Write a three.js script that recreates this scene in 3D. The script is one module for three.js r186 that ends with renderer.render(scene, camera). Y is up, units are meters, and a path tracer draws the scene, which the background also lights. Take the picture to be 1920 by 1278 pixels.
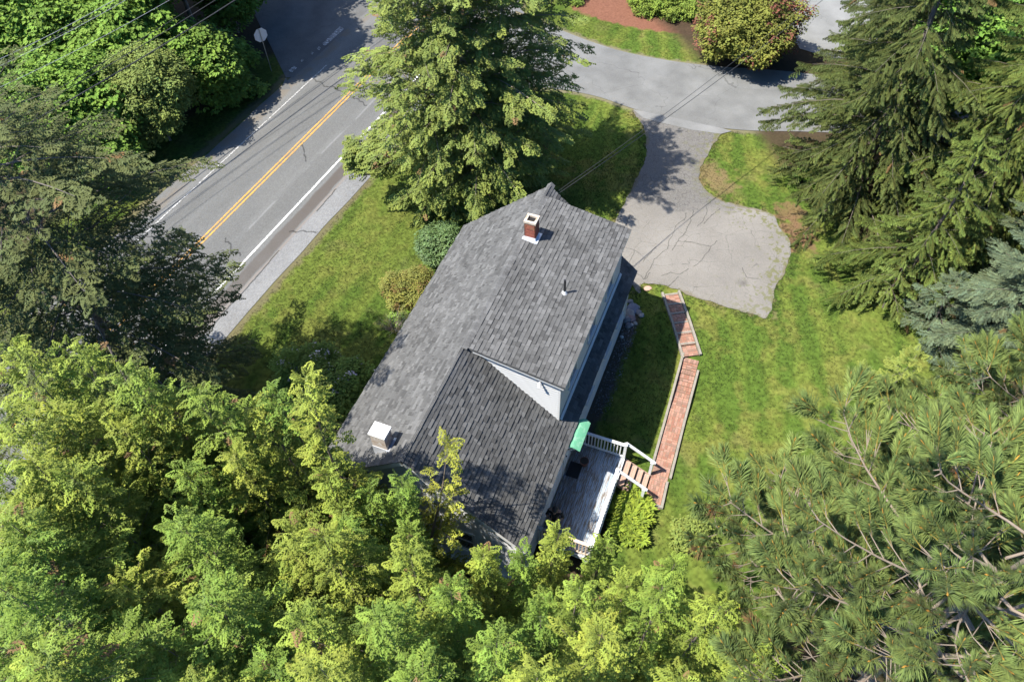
import * as THREE from 'three';
import { Sky } from 'three/addons/objects/Sky.js';
import { MarchingCubes } from 'three/addons/objects/MarchingCubes.js';
import { mergeGeometries, toCreasedNormals } from 'three/addons/utils/BufferGeometryUtils.js';

// ---------------------------------------------------------------- camera, sky, sun, exposure
const scene = new THREE.Scene();
const camera = new THREE.PerspectiveCamera(47.67, 1920 / 1278, 0.1, 3000);
camera.position.set(0, 26.17, 0);
camera.up.set(0.03159, 0.61301, -0.78944);
camera.lookAt(0, 26.17 - 0.78983 * 30, -0.61332 * 30);
scene.add(camera);
const renderer = new THREE.WebGLRenderer({ antialias: true });
renderer.toneMapping = THREE.LinearToneMapping;
renderer.toneMappingExposure = 2.45;
renderer.shadowMap.enabled = true;
const SUN = new THREE.Vector3(-0.4915, 0.859, 0.1437).normalize();
const sky = new Sky();
sky.name = 'sky'; sky.userData.kind = 'structure';
sky.scale.setScalar(2000);
const su = sky.material.uniforms;
su.sunPosition.value.copy(SUN); su.turbidity.value = 4; su.rayleigh.value = 0.8; su.mieCoefficient.value = 0.004; su.mieDirectionalG.value = 0.8;
scene.add(sky);
scene.environmentIntensity = 0.145;
const sun = new THREE.DirectionalLight(new THREE.Color(1, 0.955, 0.87), 4.6);
sun.position.copy(SUN).multiplyScalar(120).add(new THREE.Vector3(0, 0, -25));
sun.target.position.set(0, 0, -25);
sun.castShadow = true; sun.shadow.mapSize.set(4096, 4096);
Object.assign(sun.shadow.camera, { left: -60, right: 60, top: 60, bottom: -60, near: 1, far: 260 });
scene.add(sun, sun.target);

// ---------------------------------------------------------------- helpers
let SEED = 1;
function rng(seed) { let s = seed | 0; return () => { s = (s + 0x6d2b79f5) | 0; let t = Math.imul(s ^ (s >>> 15), 1 | s); t = (t + Math.imul(t ^ (t >>> 7), 61 | t)) ^ t; return ((t ^ (t >>> 14)) >>> 0) / 4294967296; }; }
const clamp = (x, a = 0, b = 1) => Math.min(b, Math.max(a, x));
const mix = (a, b, t) => a + (b - a) * t;
const S = (x, a, b) => { const t = clamp((x - a) / (b - a)); return t * t * (3 - 2 * t); };
const mix3 = (a, b, t) => [mix(a[0], b[0], t), mix(a[1], b[1], t), mix(a[2], b[2], t)];
function hash(ix, iy, k) { let h = Math.imul(ix, 374761393) ^ Math.imul(iy, 668265263) ^ Math.imul(k, 974711); h = Math.imul(h ^ (h >>> 13), 1274126177); return ((h ^ (h >>> 16)) >>> 0) / 4294967296; }
function vn(x, y, k = 0) {                     // value noise 0..1
  const ix = Math.floor(x), iy = Math.floor(y); let fx = x - ix, fy = y - iy; fx = fx * fx * (3 - 2 * fx); fy = fy * fy * (3 - 2 * fy);
  return mix(mix(hash(ix, iy, k), hash(ix + 1, iy, k), fx), mix(hash(ix, iy + 1, k), hash(ix + 1, iy + 1, k), fx), fy);
}
const fbm = (x, y, k, n = 4) => { let a = 0, w = 0.5, s = 0; for (let i = 0; i < n; i++) { a += w * vn(x, y, k + i); s += w; w *= 0.5; x *= 2.03; y *= 2.03; } return a / s; };
function worleyEdge(x, y, k) {                 // second nearest minus nearest
  const ix = Math.floor(x), iy = Math.floor(y); let a = 9, b = 9;
  for (let j = -1; j < 2; j++) for (let i = -1; i < 2; i++) { const px = ix + i + hash(ix + i, iy + j, k), py = iy + j + hash(ix + i, iy + j, k + 7), d = Math.hypot(px - x, py - y); if (d < a) { b = a; a = d; } else if (d < b) b = d; }
  return b - a;
}
const toS = (c) => 255 * (c <= 0.0031308 ? 12.92 * c : 1.055 * Math.pow(Math.max(c, 0), 1 / 2.4) - 0.055);
const LUT = new Uint8Array(4097); for (let i = 0; i <= 4096; i++) LUT[i] = Math.round(clamp(toS(i / 4096), 0, 255));
function dataMap(w, h, f, srgb = true) {       // f(i, j) gives linear rgb
  const d = new Uint8Array(w * h * 4);
  for (let j = 0, o = 0; j < h; j++) for (let i = 0; i < w; i++, o += 4) {
    const c = f(i, j);
    if (srgb) { d[o] = LUT[clamp(c[0]) * 4096 | 0]; d[o + 1] = LUT[clamp(c[1]) * 4096 | 0]; d[o + 2] = LUT[clamp(c[2]) * 4096 | 0]; } else { d[o] = d[o + 1] = d[o + 2] = clamp(c) * 255; }
    d[o + 3] = 255;
  }
  const t = new THREE.DataTexture(d, w, h); t.magFilter = t.minFilter = THREE.LinearFilter; t.wrapS = t.wrapT = THREE.RepeatWrapping;
  if (srgb) t.colorSpace = THREE.SRGBColorSpace; t.needsUpdate = true; return t;
}
const C = (r, g, b) => new THREE.Color().setRGB(r, g, b);
function mat(c, rough = 0.9, o = {}) { return new THREE.MeshPhysicalMaterial({ color: Array.isArray(c) ? C(...c) : c, roughness: rough, ...o }); }
const used = new Map();
function numbered(n) { const k = used.get(n) ?? 0; used.set(n, k + 1); return k ? `${n}_${String(k).padStart(3, '0')}` : n; }
function tag(o, label, category, group, kind) { if (label) o.userData.label = label; if (category) o.userData.category = category; if (group) o.userData.group = group; if (kind) o.userData.kind = kind; return o; }
function thing(name, label, category, pos = [0, 0, 0], turn = 0, group) { const g = new THREE.Group(); g.name = numbered(name); g.position.set(...pos); g.rotation.y = turn; scene.add(g); return tag(g, label, category, group); }
function part(name, geo, material, parent) { const m = new THREE.Mesh(geo, material); m.name = name; m.castShadow = m.receiveShadow = true; parent.add(m); return m; }
function structure(name, geo, material, label) { const m = new THREE.Mesh(geo, material); m.name = numbered(name); m.castShadow = m.receiveShadow = true; scene.add(m); return tag(m, label, null, null, 'structure'); }
const V = (x, y, z) => new THREE.Vector3(x, y, z);

class MB {                                     // collects faces into one geometry
  constructor() { this.p = []; this.uv = []; this.c = null; this.col = null; }
  tri(a, b, c, ua = [0, 0], ub = [1, 0], uc = [1, 1]) { this.p.push(...a, ...b, ...c); this.uv.push(...ua, ...ub, ...uc); if (this.col) { (this.c ??= []).push(...this.col, ...this.col, ...this.col); } return this; }
  quad(a, b, c, d, ua = [0, 0], ub = [1, 0], uc = [1, 1], ud = [0, 1]) { return this.tri(a, b, c, ua, ub, uc).tri(a, c, d, ua, uc, ud); }
  // box between corners, uv in metres
  box(x0, y0, z0, x1, y1, z1) {
    const q = (a, b, c, d, w, h) => this.quad(a, b, c, d, [0, 0], [w, 0], [w, h], [0, h]); const X = x1 - x0, Y = y1 - y0, Z = z1 - z0;
    q([x0, y0, z1], [x1, y0, z1], [x1, y1, z1], [x0, y1, z1], X, Y); q([x1, y0, z0], [x0, y0, z0], [x0, y1, z0], [x1, y1, z0], X, Y);
    q([x1, y0, z1], [x1, y0, z0], [x1, y1, z0], [x1, y1, z1], Z, Y); q([x0, y0, z0], [x0, y0, z1], [x0, y1, z1], [x0, y1, z0], Z, Y);
    q([x0, y1, z1], [x1, y1, z1], [x1, y1, z0], [x0, y1, z0], X, Z); q([x0, y0, z0], [x1, y0, z0], [x1, y0, z1], [x0, y0, z1], X, Z); return this;
  }
  // bar of w x h section between two points; up tells where its h side points
  bar(a, b, w, h, up = [0, 1, 0]) {
    const A = V(...a), B = V(...b), d = B.clone().sub(A), L = d.length(); d.normalize(); const s = V(...up).cross(d); if (s.lengthSq() < 1e-6) s.set(1, 0, 0); s.normalize(); const n = d.clone().cross(s).normalize();
    const P = (p, i, j) => p.clone().addScaledVector(s, i * w / 2).addScaledVector(n, j * h / 2).toArray();
    const c = [[-1, -1], [1, -1], [1, 1], [-1, 1]];
    for (let k = 0; k < 4; k++) { const [i, j] = c[k], [m, n2] = c[(k + 1) % 4], ww = k % 2 ? h : w; this.quad(P(A, i, j), P(A, m, n2), P(B, m, n2), P(B, i, j), [0, 0], [ww, 0], [ww, L], [0, L]); }
    this.quad(P(A, -1, 1), P(A, 1, 1), P(A, 1, -1), P(A, -1, -1), [0, 0], [w, 0], [w, h], [0, h]); this.quad(P(B, -1, -1), P(B, 1, -1), P(B, 1, 1), P(B, -1, 1), [0, 0], [w, 0], [w, h], [0, h]); return this;
  }
  tube(pts, radii, sides = 6, cap = true) {
    const n = pts.length, rings = []; let s = null;
    for (let i = 0; i < n; i++) {
      const d = V(...pts[Math.min(i + 1, n - 1)]).sub(V(...pts[Math.max(i - 1, 0)])).normalize();
      if (!s) { s = Math.abs(d.y) > 0.9 ? V(1, 0, 0) : V(0, 1, 0); } s.addScaledVector(d, -s.dot(d)).normalize(); const t = d.clone().cross(s), r = Array.isArray(radii) ? radii[i] : radii, ring = [];
      for (let k = 0; k < sides; k++) { const a = k / sides * Math.PI * 2; ring.push(V(...pts[i]).addScaledVector(s, Math.cos(a) * r).addScaledVector(t, Math.sin(a) * r).toArray()); }
      rings.push(ring);
    }
    let L = 0;
    for (let i = 0; i + 1 < n; i++) { const l = Math.hypot(pts[i + 1][0] - pts[i][0], pts[i + 1][1] - pts[i][1], pts[i + 1][2] - pts[i][2]); for (let k = 0; k < sides; k++) { const m = (k + 1) % sides; this.quad(rings[i][k], rings[i][m], rings[i + 1][m], rings[i + 1][k], [k / sides, L], [(k + 1) / sides, L], [(k + 1) / sides, L + l], [k / sides, L + l]); } L += l; }
    if (cap) for (const [ring, q] of [[rings[0], pts[0]], [rings[n - 1], pts[n - 1]]]) for (let k = 0; k < sides; k++) this.tri(q, ring[k], ring[(k + 1) % sides]);
    return this;
  }
  geo(crease = 0.7) {
    let g = new THREE.BufferGeometry(); g.setAttribute('position', new THREE.Float32BufferAttribute(this.p, 3)); g.setAttribute('uv', new THREE.Float32BufferAttribute(this.uv, 2)); if (this.c) g.setAttribute('color', new THREE.Float32BufferAttribute(this.c, 3));
    if (crease) g = toCreasedNormals(g, crease); else g.computeVertexNormals();
    return g;
  }
}

// ---------------------------------------------------------------- the house's frame: u runs along the ridge away from the camera, v across it
const HA = 22.82 * Math.PI / 180, HX = -3.25, HZ = -10.847;
const uv2w = (u, v) => [HX + Math.sin(HA) * u + Math.cos(HA) * v, HZ - Math.cos(HA) * u + Math.sin(HA) * v];
const w2u = (x, z) => (x - HX) * Math.sin(HA) - (z - HZ) * Math.cos(HA), w2v = (x, z) => (x - HX) * Math.cos(HA) + (z - HZ) * Math.sin(HA);
const hgt = (x, z) => { const u = w2u(x, z), v = w2v(x, z); return 0.5 * S(u, 9.4, 12.9) * S(v, -3, 2.5) * (1 - 0.7 * S(u, 18, 28)); };
// the main road's frame: s along, t across (towards the house)
const RD = [0.45435, -0.89082], RB = [-15.11, -26.45];
const rd2w = (s, t) => [RB[0] + RD[0] * s - RD[1] * t, RB[1] + RD[1] * s + RD[0] * t];
const w2s = (x, z) => (x - RB[0]) * RD[0] + (z - RB[1]) * RD[1], w2t = (x, z) => -(x - RB[0]) * RD[1] + (z - RB[1]) * RD[0];
const inPoly = (x, z, P) => { let r = false; for (let i = 0, j = P.length - 1; i < P.length; j = i++) { const [a, b] = P[i], [c, d] = P[j]; if ((b > z) !== (d > z) && x < (c - a) * (z - b) / (d - b) + a) r = !r; } return r; };
const segDist = (x, z, a, b) => { const dx = b[0] - a[0], dz = b[1] - a[1], t = clamp(((x - a[0]) * dx + (z - a[1]) * dz) / (dx * dx + dz * dz || 1)); return Math.hypot(x - a[0] - t * dx, z - a[1] - t * dz); };
const polyDist = (x, z, P) => { let d = 1e9; for (let i = 0; i < P.length; i++) d = Math.min(d, segDist(x, z, P[i], P[(i + 1) % P.length])); return inPoly(x, z, P) ? -d : d; };
function distField(P, cell = 0.3) {            // signed distance to an outline, sampled on a grid and read back bilinearly
  const m = 3; let x0 = 1e9, x1 = -1e9, z0 = 1e9, z1 = -1e9; for (const [x, z] of P) { x0 = Math.min(x0, x); x1 = Math.max(x1, x); z0 = Math.min(z0, z); z1 = Math.max(z1, z); }
  x0 = Math.max(x0 - m, -50); z0 = Math.max(z0 - m, -70); x1 = Math.min(x1 + m, 50); z1 = Math.min(z1 + m, 10); const nx = Math.ceil((x1 - x0) / cell) + 1, nz = Math.ceil((z1 - z0) / cell) + 1, d = new Float32Array(nx * nz);
  for (let j = 0; j < nz; j++) for (let i = 0; i < nx; i++) d[j * nx + i] = polyDist(x0 + i * cell, z0 + j * cell, P);
  return (x, z) => { const a = (x - x0) / cell, b = (z - z0) / cell, i = Math.floor(a), j = Math.floor(b); if (i < 0 || j < 0 || i >= nx - 1 || j >= nz - 1) return 3; const o = j * nx + i; return mix(mix(d[o], d[o + 1], a - i), mix(d[o + nx], d[o + nx + 1], a - i), b - j); };
}
const smoothPoly = (P, n = 4) => { const c = new THREE.CatmullRomCurve3(P.map((p) => V(p[0], 0, p[1])), true, 'centripetal'); return c.getPoints(P.length * n).slice(0, -1).map((q) => [q.x, q.z]); };
const smoothLine = (P, n = 6) => new THREE.CatmullRomCurve3(P.map((p) => V(p[0], 0, p[1])), false, 'centripetal').getPoints((P.length - 1) * n).map((q) => [q.x, q.z]);
// a sheet over the terrain inside polygon P (world x, z), cut on a grid
function drape(P, cell, lift, uvOf) {
  const mb = new MB(); let x0 = 1e9, x1 = -1e9, z0 = 1e9, z1 = -1e9; for (const [x, z] of P) { x0 = Math.min(x0, x); x1 = Math.max(x1, x); z0 = Math.min(z0, z); z1 = Math.max(z1, z); }
  const clip = (Q, ax, lim, keepLess) => { const out = []; for (let i = 0; i < Q.length; i++) { const a = Q[i], b = Q[(i + 1) % Q.length], ia = keepLess ? a[ax] <= lim : a[ax] >= lim, ib = keepLess ? b[ax] <= lim : b[ax] >= lim; if (ia) out.push(a); if (ia !== ib) { const t = (lim - a[ax]) / (b[ax] - a[ax]); out.push([mix(a[0], b[0], t), mix(a[1], b[1], t)]); } } return out; };
  const pt = (q) => [q[0], hgt(q[0], q[1]) + lift, q[1]];
  for (let x = Math.floor(x0 / cell) * cell; x < x1; x += cell) {
    const col = clip(clip(P, 0, x, false), 0, x + cell, true); if (col.length < 3) continue;
    for (let z = Math.floor(z0 / cell) * cell; z < z1; z += cell) {
      const c = clip(clip(col, 1, z, false), 1, z + cell, true); if (c.length < 3) continue;
      const tris = THREE.ShapeUtils.triangulateShape(c.map((q) => new THREE.Vector2(...q)), []);
      for (const [i, j, k] of tris) { let a = c[i], b = c[j], d = c[k]; const area = (b[0] - a[0]) * (d[1] - a[1]) - (b[1] - a[1]) * (d[0] - a[0]); if (Math.abs(area) < 1e-7) continue; if (area > 0) [b, d] = [d, b]; mb.tri(pt(a), pt(b), pt(d), uvOf(a), uvOf(b), uvOf(d)); }
    }
  }
  return mb.geo(0);
}

// ---------------------------------------------------------------- outlines on the ground
const DRIVE = smoothPoly([[7.12, -36.17], [7.5, -34.63], [7.33, -32.33], [6.95, -30.97], [6.33, -29.7], [5.66, -28.11], [5.16, -27.11], [4.89, -25.73], [5.18, -23.98], [5.43, -22.84], [5.71, -22.39], [5.89, -22.88], [6.43, -22.86], [7.19, -22.57], [8.01, -22.07], [9.28, -21.44], [10.22, -20.95], [10.91, -20.77], [11.19, -21.06], [11.6, -22.26], [12.12, -23.03], [12.84, -24.39], [12.98, -25.37], [12.81, -26.29], [12.69, -27.06], [12.17, -27.54], [11.2, -27.85], [10.27, -28.43], [9.74, -29.36], [9.73, -30.21], [10.25, -31.53], [11.03, -32.97], [11.51, -33.7], [12.12, -33.91], [10.48, -34.64], [8.58, -35.47]], 12);
for (const q of DRIVE) { const n = 0.16 * (fbm(q[0] * 2.2, q[1] * 2.2, 19, 3) - 0.5); q[0] += n * 1.3; q[1] += 0.2 * (fbm(q[0] * 2.4 + 7, q[1] * 2.4, 23, 3) - 0.5); }
const APRON = [[7.12, -36.22], [8.58, -35.52], [10.22, -34.8], [11.61, -34.21], [12.12, -33.91], [11.51, -33.7], [10.09, -34.09], [8.48, -34.84], [7.57, -35.37]];
const SIDE = [rd2w(58, 4.7), ...smoothLine([[-2.1, -49.5], [0.67, -47.32], [2.59, -45.67], [4.54, -43.96], [6.69, -42.42], [8.79, -41.3], [10.86, -40.44], [12.95, -39.92], [15.35, -39.52], [17.97, -38.89], [21.13, -38.19], [25.71, -37.43], [31.46, -36.86]]), ...smoothLine([[29.41, -32.46], [23.95, -32.82], [19.6, -33.31], [15.74, -33.73], [12.66, -34.02], [9.92, -34.76], [7.22, -36.26], [5.13, -37.72], [2.6, -38.58], [0.15, -38.77], [-2.3, -38.53], [-4.4, -37.47]]), rd2w(17, 5.6), rd2w(13, 4.7)];
const CROSS = [...smoothLine([[-12.38, -39.28], [-12.84, -40.48], [-13.54, -42.07], [-14.28, -43.84], [-15.13, -45.71], [-15.96, -47.66], [-16.79, -49.92], [-18.36, -53.23], [-21.84, -58.98]]), rd2w(52, -3.95), rd2w(40, -3.95), rd2w(30, -3.95), rd2w(22, -3.95), rd2w(16, -3.95), rd2w(12.4, -3.95)];
const FARPAD = [[19.06, -48.45], [17.49, -43.43], [17.73, -41.55], [19.33, -40.44], [21.8, -40.31], [24.93, -48.09]];
const MULCH = smoothPoly([[4.39, -50.35], [4.35, -47.76], [5.09, -46.67], [6.68, -45.55], [8.57, -44.56], [10.45, -43.85], [12.56, -42.89], [15.31, -42.15], [17.23, -43.45], [18.79, -48.47], [19.83, -52.71], [9.83, -54.44], [4.51, -53.26]], 3);
const PATHC = { up: [[7.04, -22.2], [7.41, -18.94]], low: [[7.42, -18.85], [5.39, -13.62]], end: [[5.33, -13.58], [4.96, -12.5]] };
const HOUSEP = [uv2w(0, -3.6), uv2w(0, 3.6), uv2w(12.5, 3.6), uv2w(12.5, -3.6)];

const driveDist = distField(DRIVE, 0.2), sideDist = distField(SIDE), mulchDist = distField(MULCH), crossDist = distField(CROSS);

// ---------------------------------------------------------------- the ground
const GX0 = -38, GZ0 = -58, GW = 76, GD = 62;
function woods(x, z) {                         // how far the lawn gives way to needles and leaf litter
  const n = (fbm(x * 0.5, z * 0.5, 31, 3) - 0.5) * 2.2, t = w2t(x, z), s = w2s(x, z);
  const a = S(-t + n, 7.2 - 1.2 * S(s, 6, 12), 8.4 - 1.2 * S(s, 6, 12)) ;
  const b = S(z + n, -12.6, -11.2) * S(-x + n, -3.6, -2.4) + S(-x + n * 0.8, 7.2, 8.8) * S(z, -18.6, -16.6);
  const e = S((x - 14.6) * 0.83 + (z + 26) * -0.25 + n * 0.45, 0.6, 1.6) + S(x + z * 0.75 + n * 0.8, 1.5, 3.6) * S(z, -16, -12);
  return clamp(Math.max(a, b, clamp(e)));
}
function lawn(x, z) {                          // grass colour, linear
  const m = fbm(x * 0.35, z * 0.35, 3, 4), f = fbm(x * 2.1, z * 2.1, 13, 3), g = fbm(x * 9, z * 9, 17, 2);
  const front = S(-w2v(x, z), 2, 4), a = front ? 24.4 * Math.PI / 180 : 4 * Math.PI / 180, str = Math.sin(((x * Math.cos(a) + z * Math.sin(a)) + 0.25 * fbm(x * 0.3, z * 0.3, 8, 2)) * (front ? 4.6 : 5.2));
  let c = mix3([0.088, 0.114, 0.02], [0.056, 0.089, 0.014], S(m + 0.15 * str, 0.36, 0.68));
  c = mix3(c, [0.145, 0.132, 0.034], (0.46 - 0.15 * front) * S(f * 0.55 + fbm(x * 0.6 + 40, z * 0.6, 41, 3) * 0.6 - 0.05 * str, 0.54, 0.78));
  c = mix3(c, [0.115, 0.095, 0.045], 0.22 * S(fbm(x * 0.8 + 9, z * 0.8, 53, 3) * 0.7 + f * 0.3, 0.58, 0.74));
  const k = (0.5 + 1.0 * g) * (1 - 0.13 * front); return [c[0] * k, c[1] * k, c[2] * k];
}
const DEAD = [[10.31, -29.98], [10.59, -29.34], [10.3, -30.63]], THIN = [[13.64, -27.23], [13.69, -26.27], [13.65, -25.35], [13.6, -25.17]];
function groundColour(x, z) {
  let c = lawn(x, z); const f = fbm(x * 3, z * 3, 61, 3), g = fbm(x * 14, z * 14, 67, 2);
  const dd = driveDist(x, z), w = woods(x, z), u = w2u(x, z), v = w2v(x, z);
  c = mix3(c, [0.13, 0.105, 0.052], 0.6 * S(-dd + (f - 0.55) * 1.5, -0.1, 0.12));
  for (const q of DEAD) c = mix3(c, [0.144, 0.108, 0.050], 0.8 * S(1.15 - Math.hypot(x - q[0], z - q[1]) + (f - 0.5) * 1.6, 0, 0.7));
  for (const q of THIN) c = mix3(c, [0.144, 0.086, 0.047], 0.75 * S(0.95 - Math.hypot(x - q[0], z - q[1]) + (f - 0.5) * 1.5, 0, 0.6));
  const t = w2t(x, z); c = mix3(c, [0.115, 0.090, 0.058], 0.7 * S(0.42 - Math.min(Math.abs(t - 4.95), Math.abs(t + 4.4)) + (f - 0.5) * 0.5, 0, 0.3));
  const sd = sideDist(x, z); c = mix3(c, [0.144, 0.122, 0.079], 0.8 * S(0.4 - sd + (f - 0.5) * 0.5, 0, 0.3));
  const mu = mulchDist(x, z); if (mu < 0.6) c = mix3(c, mix3([0.19, 0.088, 0.055], [0.11, 0.048, 0.03], g), S(-mu + (f - 0.5) * 0.5, -0.1, 0.15));
  if (v > 3 && v < 5 && u > 5 && u < 13) c = mix3(c, [0.09, 0.07, 0.05], S(4.25 - v + (f - 0.5) * 0.5, 0, 0.3));
  if (v < -3 && u > -1 && u < 14) c = mix3(c, [0.11, 0.075, 0.05], 0.85 * S(-4.9 + -(-v - 9.8) - 0 - 0 + (f - 0.5) * 1.2 - 0.0, 0, 0.4) * S(-v, 3, 3.6) * S(5.0 + (f - 0.5) - (-v), 0, 0.4));
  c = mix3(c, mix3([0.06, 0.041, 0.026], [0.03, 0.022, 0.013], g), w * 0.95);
  return c;
}
{
  const TW = 1600, TH = 1306;
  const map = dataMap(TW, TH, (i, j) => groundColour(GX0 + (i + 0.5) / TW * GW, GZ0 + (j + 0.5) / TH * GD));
  map.wrapS = map.wrapT = THREE.MirroredRepeatWrapping;
  const xs = [], zs = [], step = 0.4;
  for (let x = -44; x <= 44.01; x += step) xs.push(x); for (let z = -66; z <= 6.01; z += step) zs.push(z);
  for (const e of [50, 70, 110, 200, 400, 900]) { xs.push(e); xs.unshift(-e); zs.push(e - 30); zs.unshift(-e - 30); }
  const p = [], uv = [], idx = [];
  for (const z of zs) for (const x of xs) { p.push(x, hgt(x, z) + 0.025 * (fbm(x * 0.6, z * 0.6, 71, 2) - 0.5) * (driveDist(x, z) > 0.8 && Math.abs(w2t(x, z)) > 6 ? 1 : 0), z); uv.push((x - GX0) / GW, (z - GZ0) / GD); }
  for (let j = 0; j + 1 < zs.length; j++) for (let i = 0; i + 1 < xs.length; i++) { const a = j * xs.length + i, b = a + 1, c = a + xs.length, d = c + 1; idx.push(a, c, b, b, c, d); }
  const g = new THREE.BufferGeometry(); g.setAttribute('position', new THREE.Float32BufferAttribute(p, 3)); g.setAttribute('uv', new THREE.Float32BufferAttribute(uv, 2)); g.setIndex(idx); g.computeVertexNormals();
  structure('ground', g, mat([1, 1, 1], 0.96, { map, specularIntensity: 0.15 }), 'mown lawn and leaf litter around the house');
}

// ---------------------------------------------------------------- roads and pavement
const grain = dataMap(512, 512, (i, j) => 0.55 * hash(i, j, 5) + 0.45 * vn(i / 2.5, j / 2.5, 6), false);
function crackSet(list) {
  const near = new Map(), key = (i, j) => i * 4096 + j;
  for (const P of list) for (let i = 0; i + 1 < P.length; i++) { const a = P[i], b = P[i + 1]; for (let p = Math.floor((Math.min(a[0], b[0]) - 0.2) * 4); p <= (Math.max(a[0], b[0]) + 0.2) * 4; p++) for (let q = Math.floor((Math.min(a[1], b[1]) - 0.2) * 4); q <= (Math.max(a[1], b[1]) + 0.2) * 4; q++) { const k = key(p, q); if (!near.has(k)) near.set(k, []); near.get(k).push([a, b]); } }
  return (x, z) => { const l = near.get(key(Math.floor(x * 4), Math.floor(z * 4))); let d = 9; if (l) for (const [a, b] of l) d = Math.min(d, segDist(x, z, a, b)); return d; };
}
{
  const S0 = -34, S1 = 62, T0 = -5.2, T1 = 5.4, TW = 2048, TH = 512;
  const cracks = [[1, 1.3, 0.5, 2.35], [8.5, 0.4, 7.6, 1.2], [3.2, 3.9, 3.6, 4.8], [-6, -1.2, -5.5, 1.9], [14, -2.4, 13.2, 1.5], [-15, 0.2, -14.2, 2.6], [20, -3, 21, 2], [27, -1, 26, 2.4]];
  const map = dataMap(TW, TH, (i, j) => {
    const s = mix(S0, S1, (i + 0.5) / TW), t = mix(T0, T1, (j + 0.5) / TH), n = fbm(s * 1.2, t * 1.2, 81, 4), m = fbm(s * 0.16, t * 0.9, 85, 3), sp = hash(i, j, 9);
    let v = 0.128 + 0.036 * (n - 0.5) + 0.032 * (m - 0.5) + 0.04 * (sp - 0.5); const wt = Math.abs(Math.abs(t + 0.05) - 1.45); let c = [v, v * 0.985, v * 0.93];
    v = 0.03 * S(0.75 - Math.abs(wt - 0.6), 0, 0.5) * n; c = c.map((q) => q - v);
    const seam = Math.abs(t - 1.55 - 0.12 * (fbm(s * 0.25, 3, 87, 2) - 0.5)); c = c.map((q) => q + 0.04 * S(0.09 - seam, 0, 0.07) * S(n, 0.42, 0.6));
    c = mix3(c, [0.075, 0.062, 0.052], 0.85 * S(t + 0.18 * (n - 0.5), 2.98, 3.12) * S(3.72 - t + 0.15 * (n - 0.5), 0, 0.1) * (0.65 + 0.5 * m));
    c = mix3(c, [0.18, 0.155, 0.135], 0.75 * S(0.1 - Math.abs(t - 3.8 - 0.1 * (fbm(s * 0.9, 1, 88, 3) - 0.5)), 0, 0.06));
    const sh = S(t, 3.82, 3.9), pale = 0.165 + 0.05 * (n - 0.5) + 0.08 * (sp - 0.5); c = mix3(c, [pale, pale * 0.985, pale * 0.955], sh);
    c = mix3(c, [0.14, 0.115, 0.085], 0.6 * S(-t + 0.5 * (n - 0.5), 3.25, 3.6) * S(n, 0.35, 0.6));
    const ce = Math.abs(t - 3.86 - 0.16 * (fbm(s * 1.4, 5, 89, 3) - 0.5)); if (ce < 0.03 && vn(s * 0.7, 2, 90) > 0.35) c = c.map((q) => q * 0.35);
    for (const [a, b, d, e] of cracks) { const w = (fbm(t * 2.2, a, 91, 3) - 0.5) * 0.7; if (t > b - 0.4 && t < e) { const x = mix(a, d, (t - b) / (e - b)) + w; if (Math.abs(s - x) < 0.045) c = c.map((q) => q * 0.42); } }
    return c;
  });
  map.wrapS = map.wrapT = THREE.MirroredRepeatWrapping;
  const uvOf = (q) => [(w2s(...q) - S0) / (S1 - S0), (w2t(...q) - T0) / (T1 - T0)];
  const edge = []; for (let s = -60; s <= 130; s += 2) edge.push(rd2w(s, 4.88 + 0.14 * (vn(s * 0.5, 4, 3) - 0.5))); for (let s = 130; s >= -60; s -= 1) edge.push(rd2w(s, -4.05 - 0.4 * (fbm(s * 0.5, 1, 4, 3) - 0.5)));
  const gr = grain.clone(); gr.repeat.set(120, 14); gr.needsUpdate = true;
  const road = structure('main_road', drape(edge, 2, 0.02, uvOf), mat([1, 1, 1], 0.92, { map, bumpMap: gr, bumpScale: 0.006, specularIntensity: 0.3 }), 'grey two lane asphalt road with double yellow centre line');
  const paint = (rgb, worn, seed) => mat([1, 1, 1], 0.75, { map: dataMap(256, 1024, (i, j) => { const n = fbm(i / 9, j / 9, seed, 4), k = S(n, worn, worn + 0.1); return mix3([0.12, 0.117, 0.108], rgb.map((q) => q * (0.86 + 0.28 * vn(i / 30, j / 40, seed))), k); }) });
  const yellow = paint([0.45, 0.23, 0.035], 0.32, 101), white = paint([0.6, 0.59, 0.55], 0.32, 102), worn = paint([0.4, 0.39, 0.37], 0.44, 104), faded = paint([0.5, 0.5, 0.48], 0.54, 103);
  const strip = (name, t, w, m, s0 = -60, s1 = 130) => part(name, drape([rd2w(s0, t - w / 2), rd2w(s1, t - w / 2), rd2w(s1, t + w / 2), rd2w(s0, t + w / 2)], 4, 0.032, (q) => [(w2t(...q) - t) * 1.6 + 0.5, w2s(...q) / 6]), m, road);
  strip('yellow_line', -0.105, 0.1, yellow); strip('yellow_line', 0.105, 0.1, yellow); strip('edge_line', -2.87, 0.085, worn, -60, 15.6); strip('edge_line', -2.87, 0.12, white, 33, 130); strip('edge_line', 2.74, 0.11, white, -60, 17); strip('edge_line', 2.74, 0.13, white, 40, 130);

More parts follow.
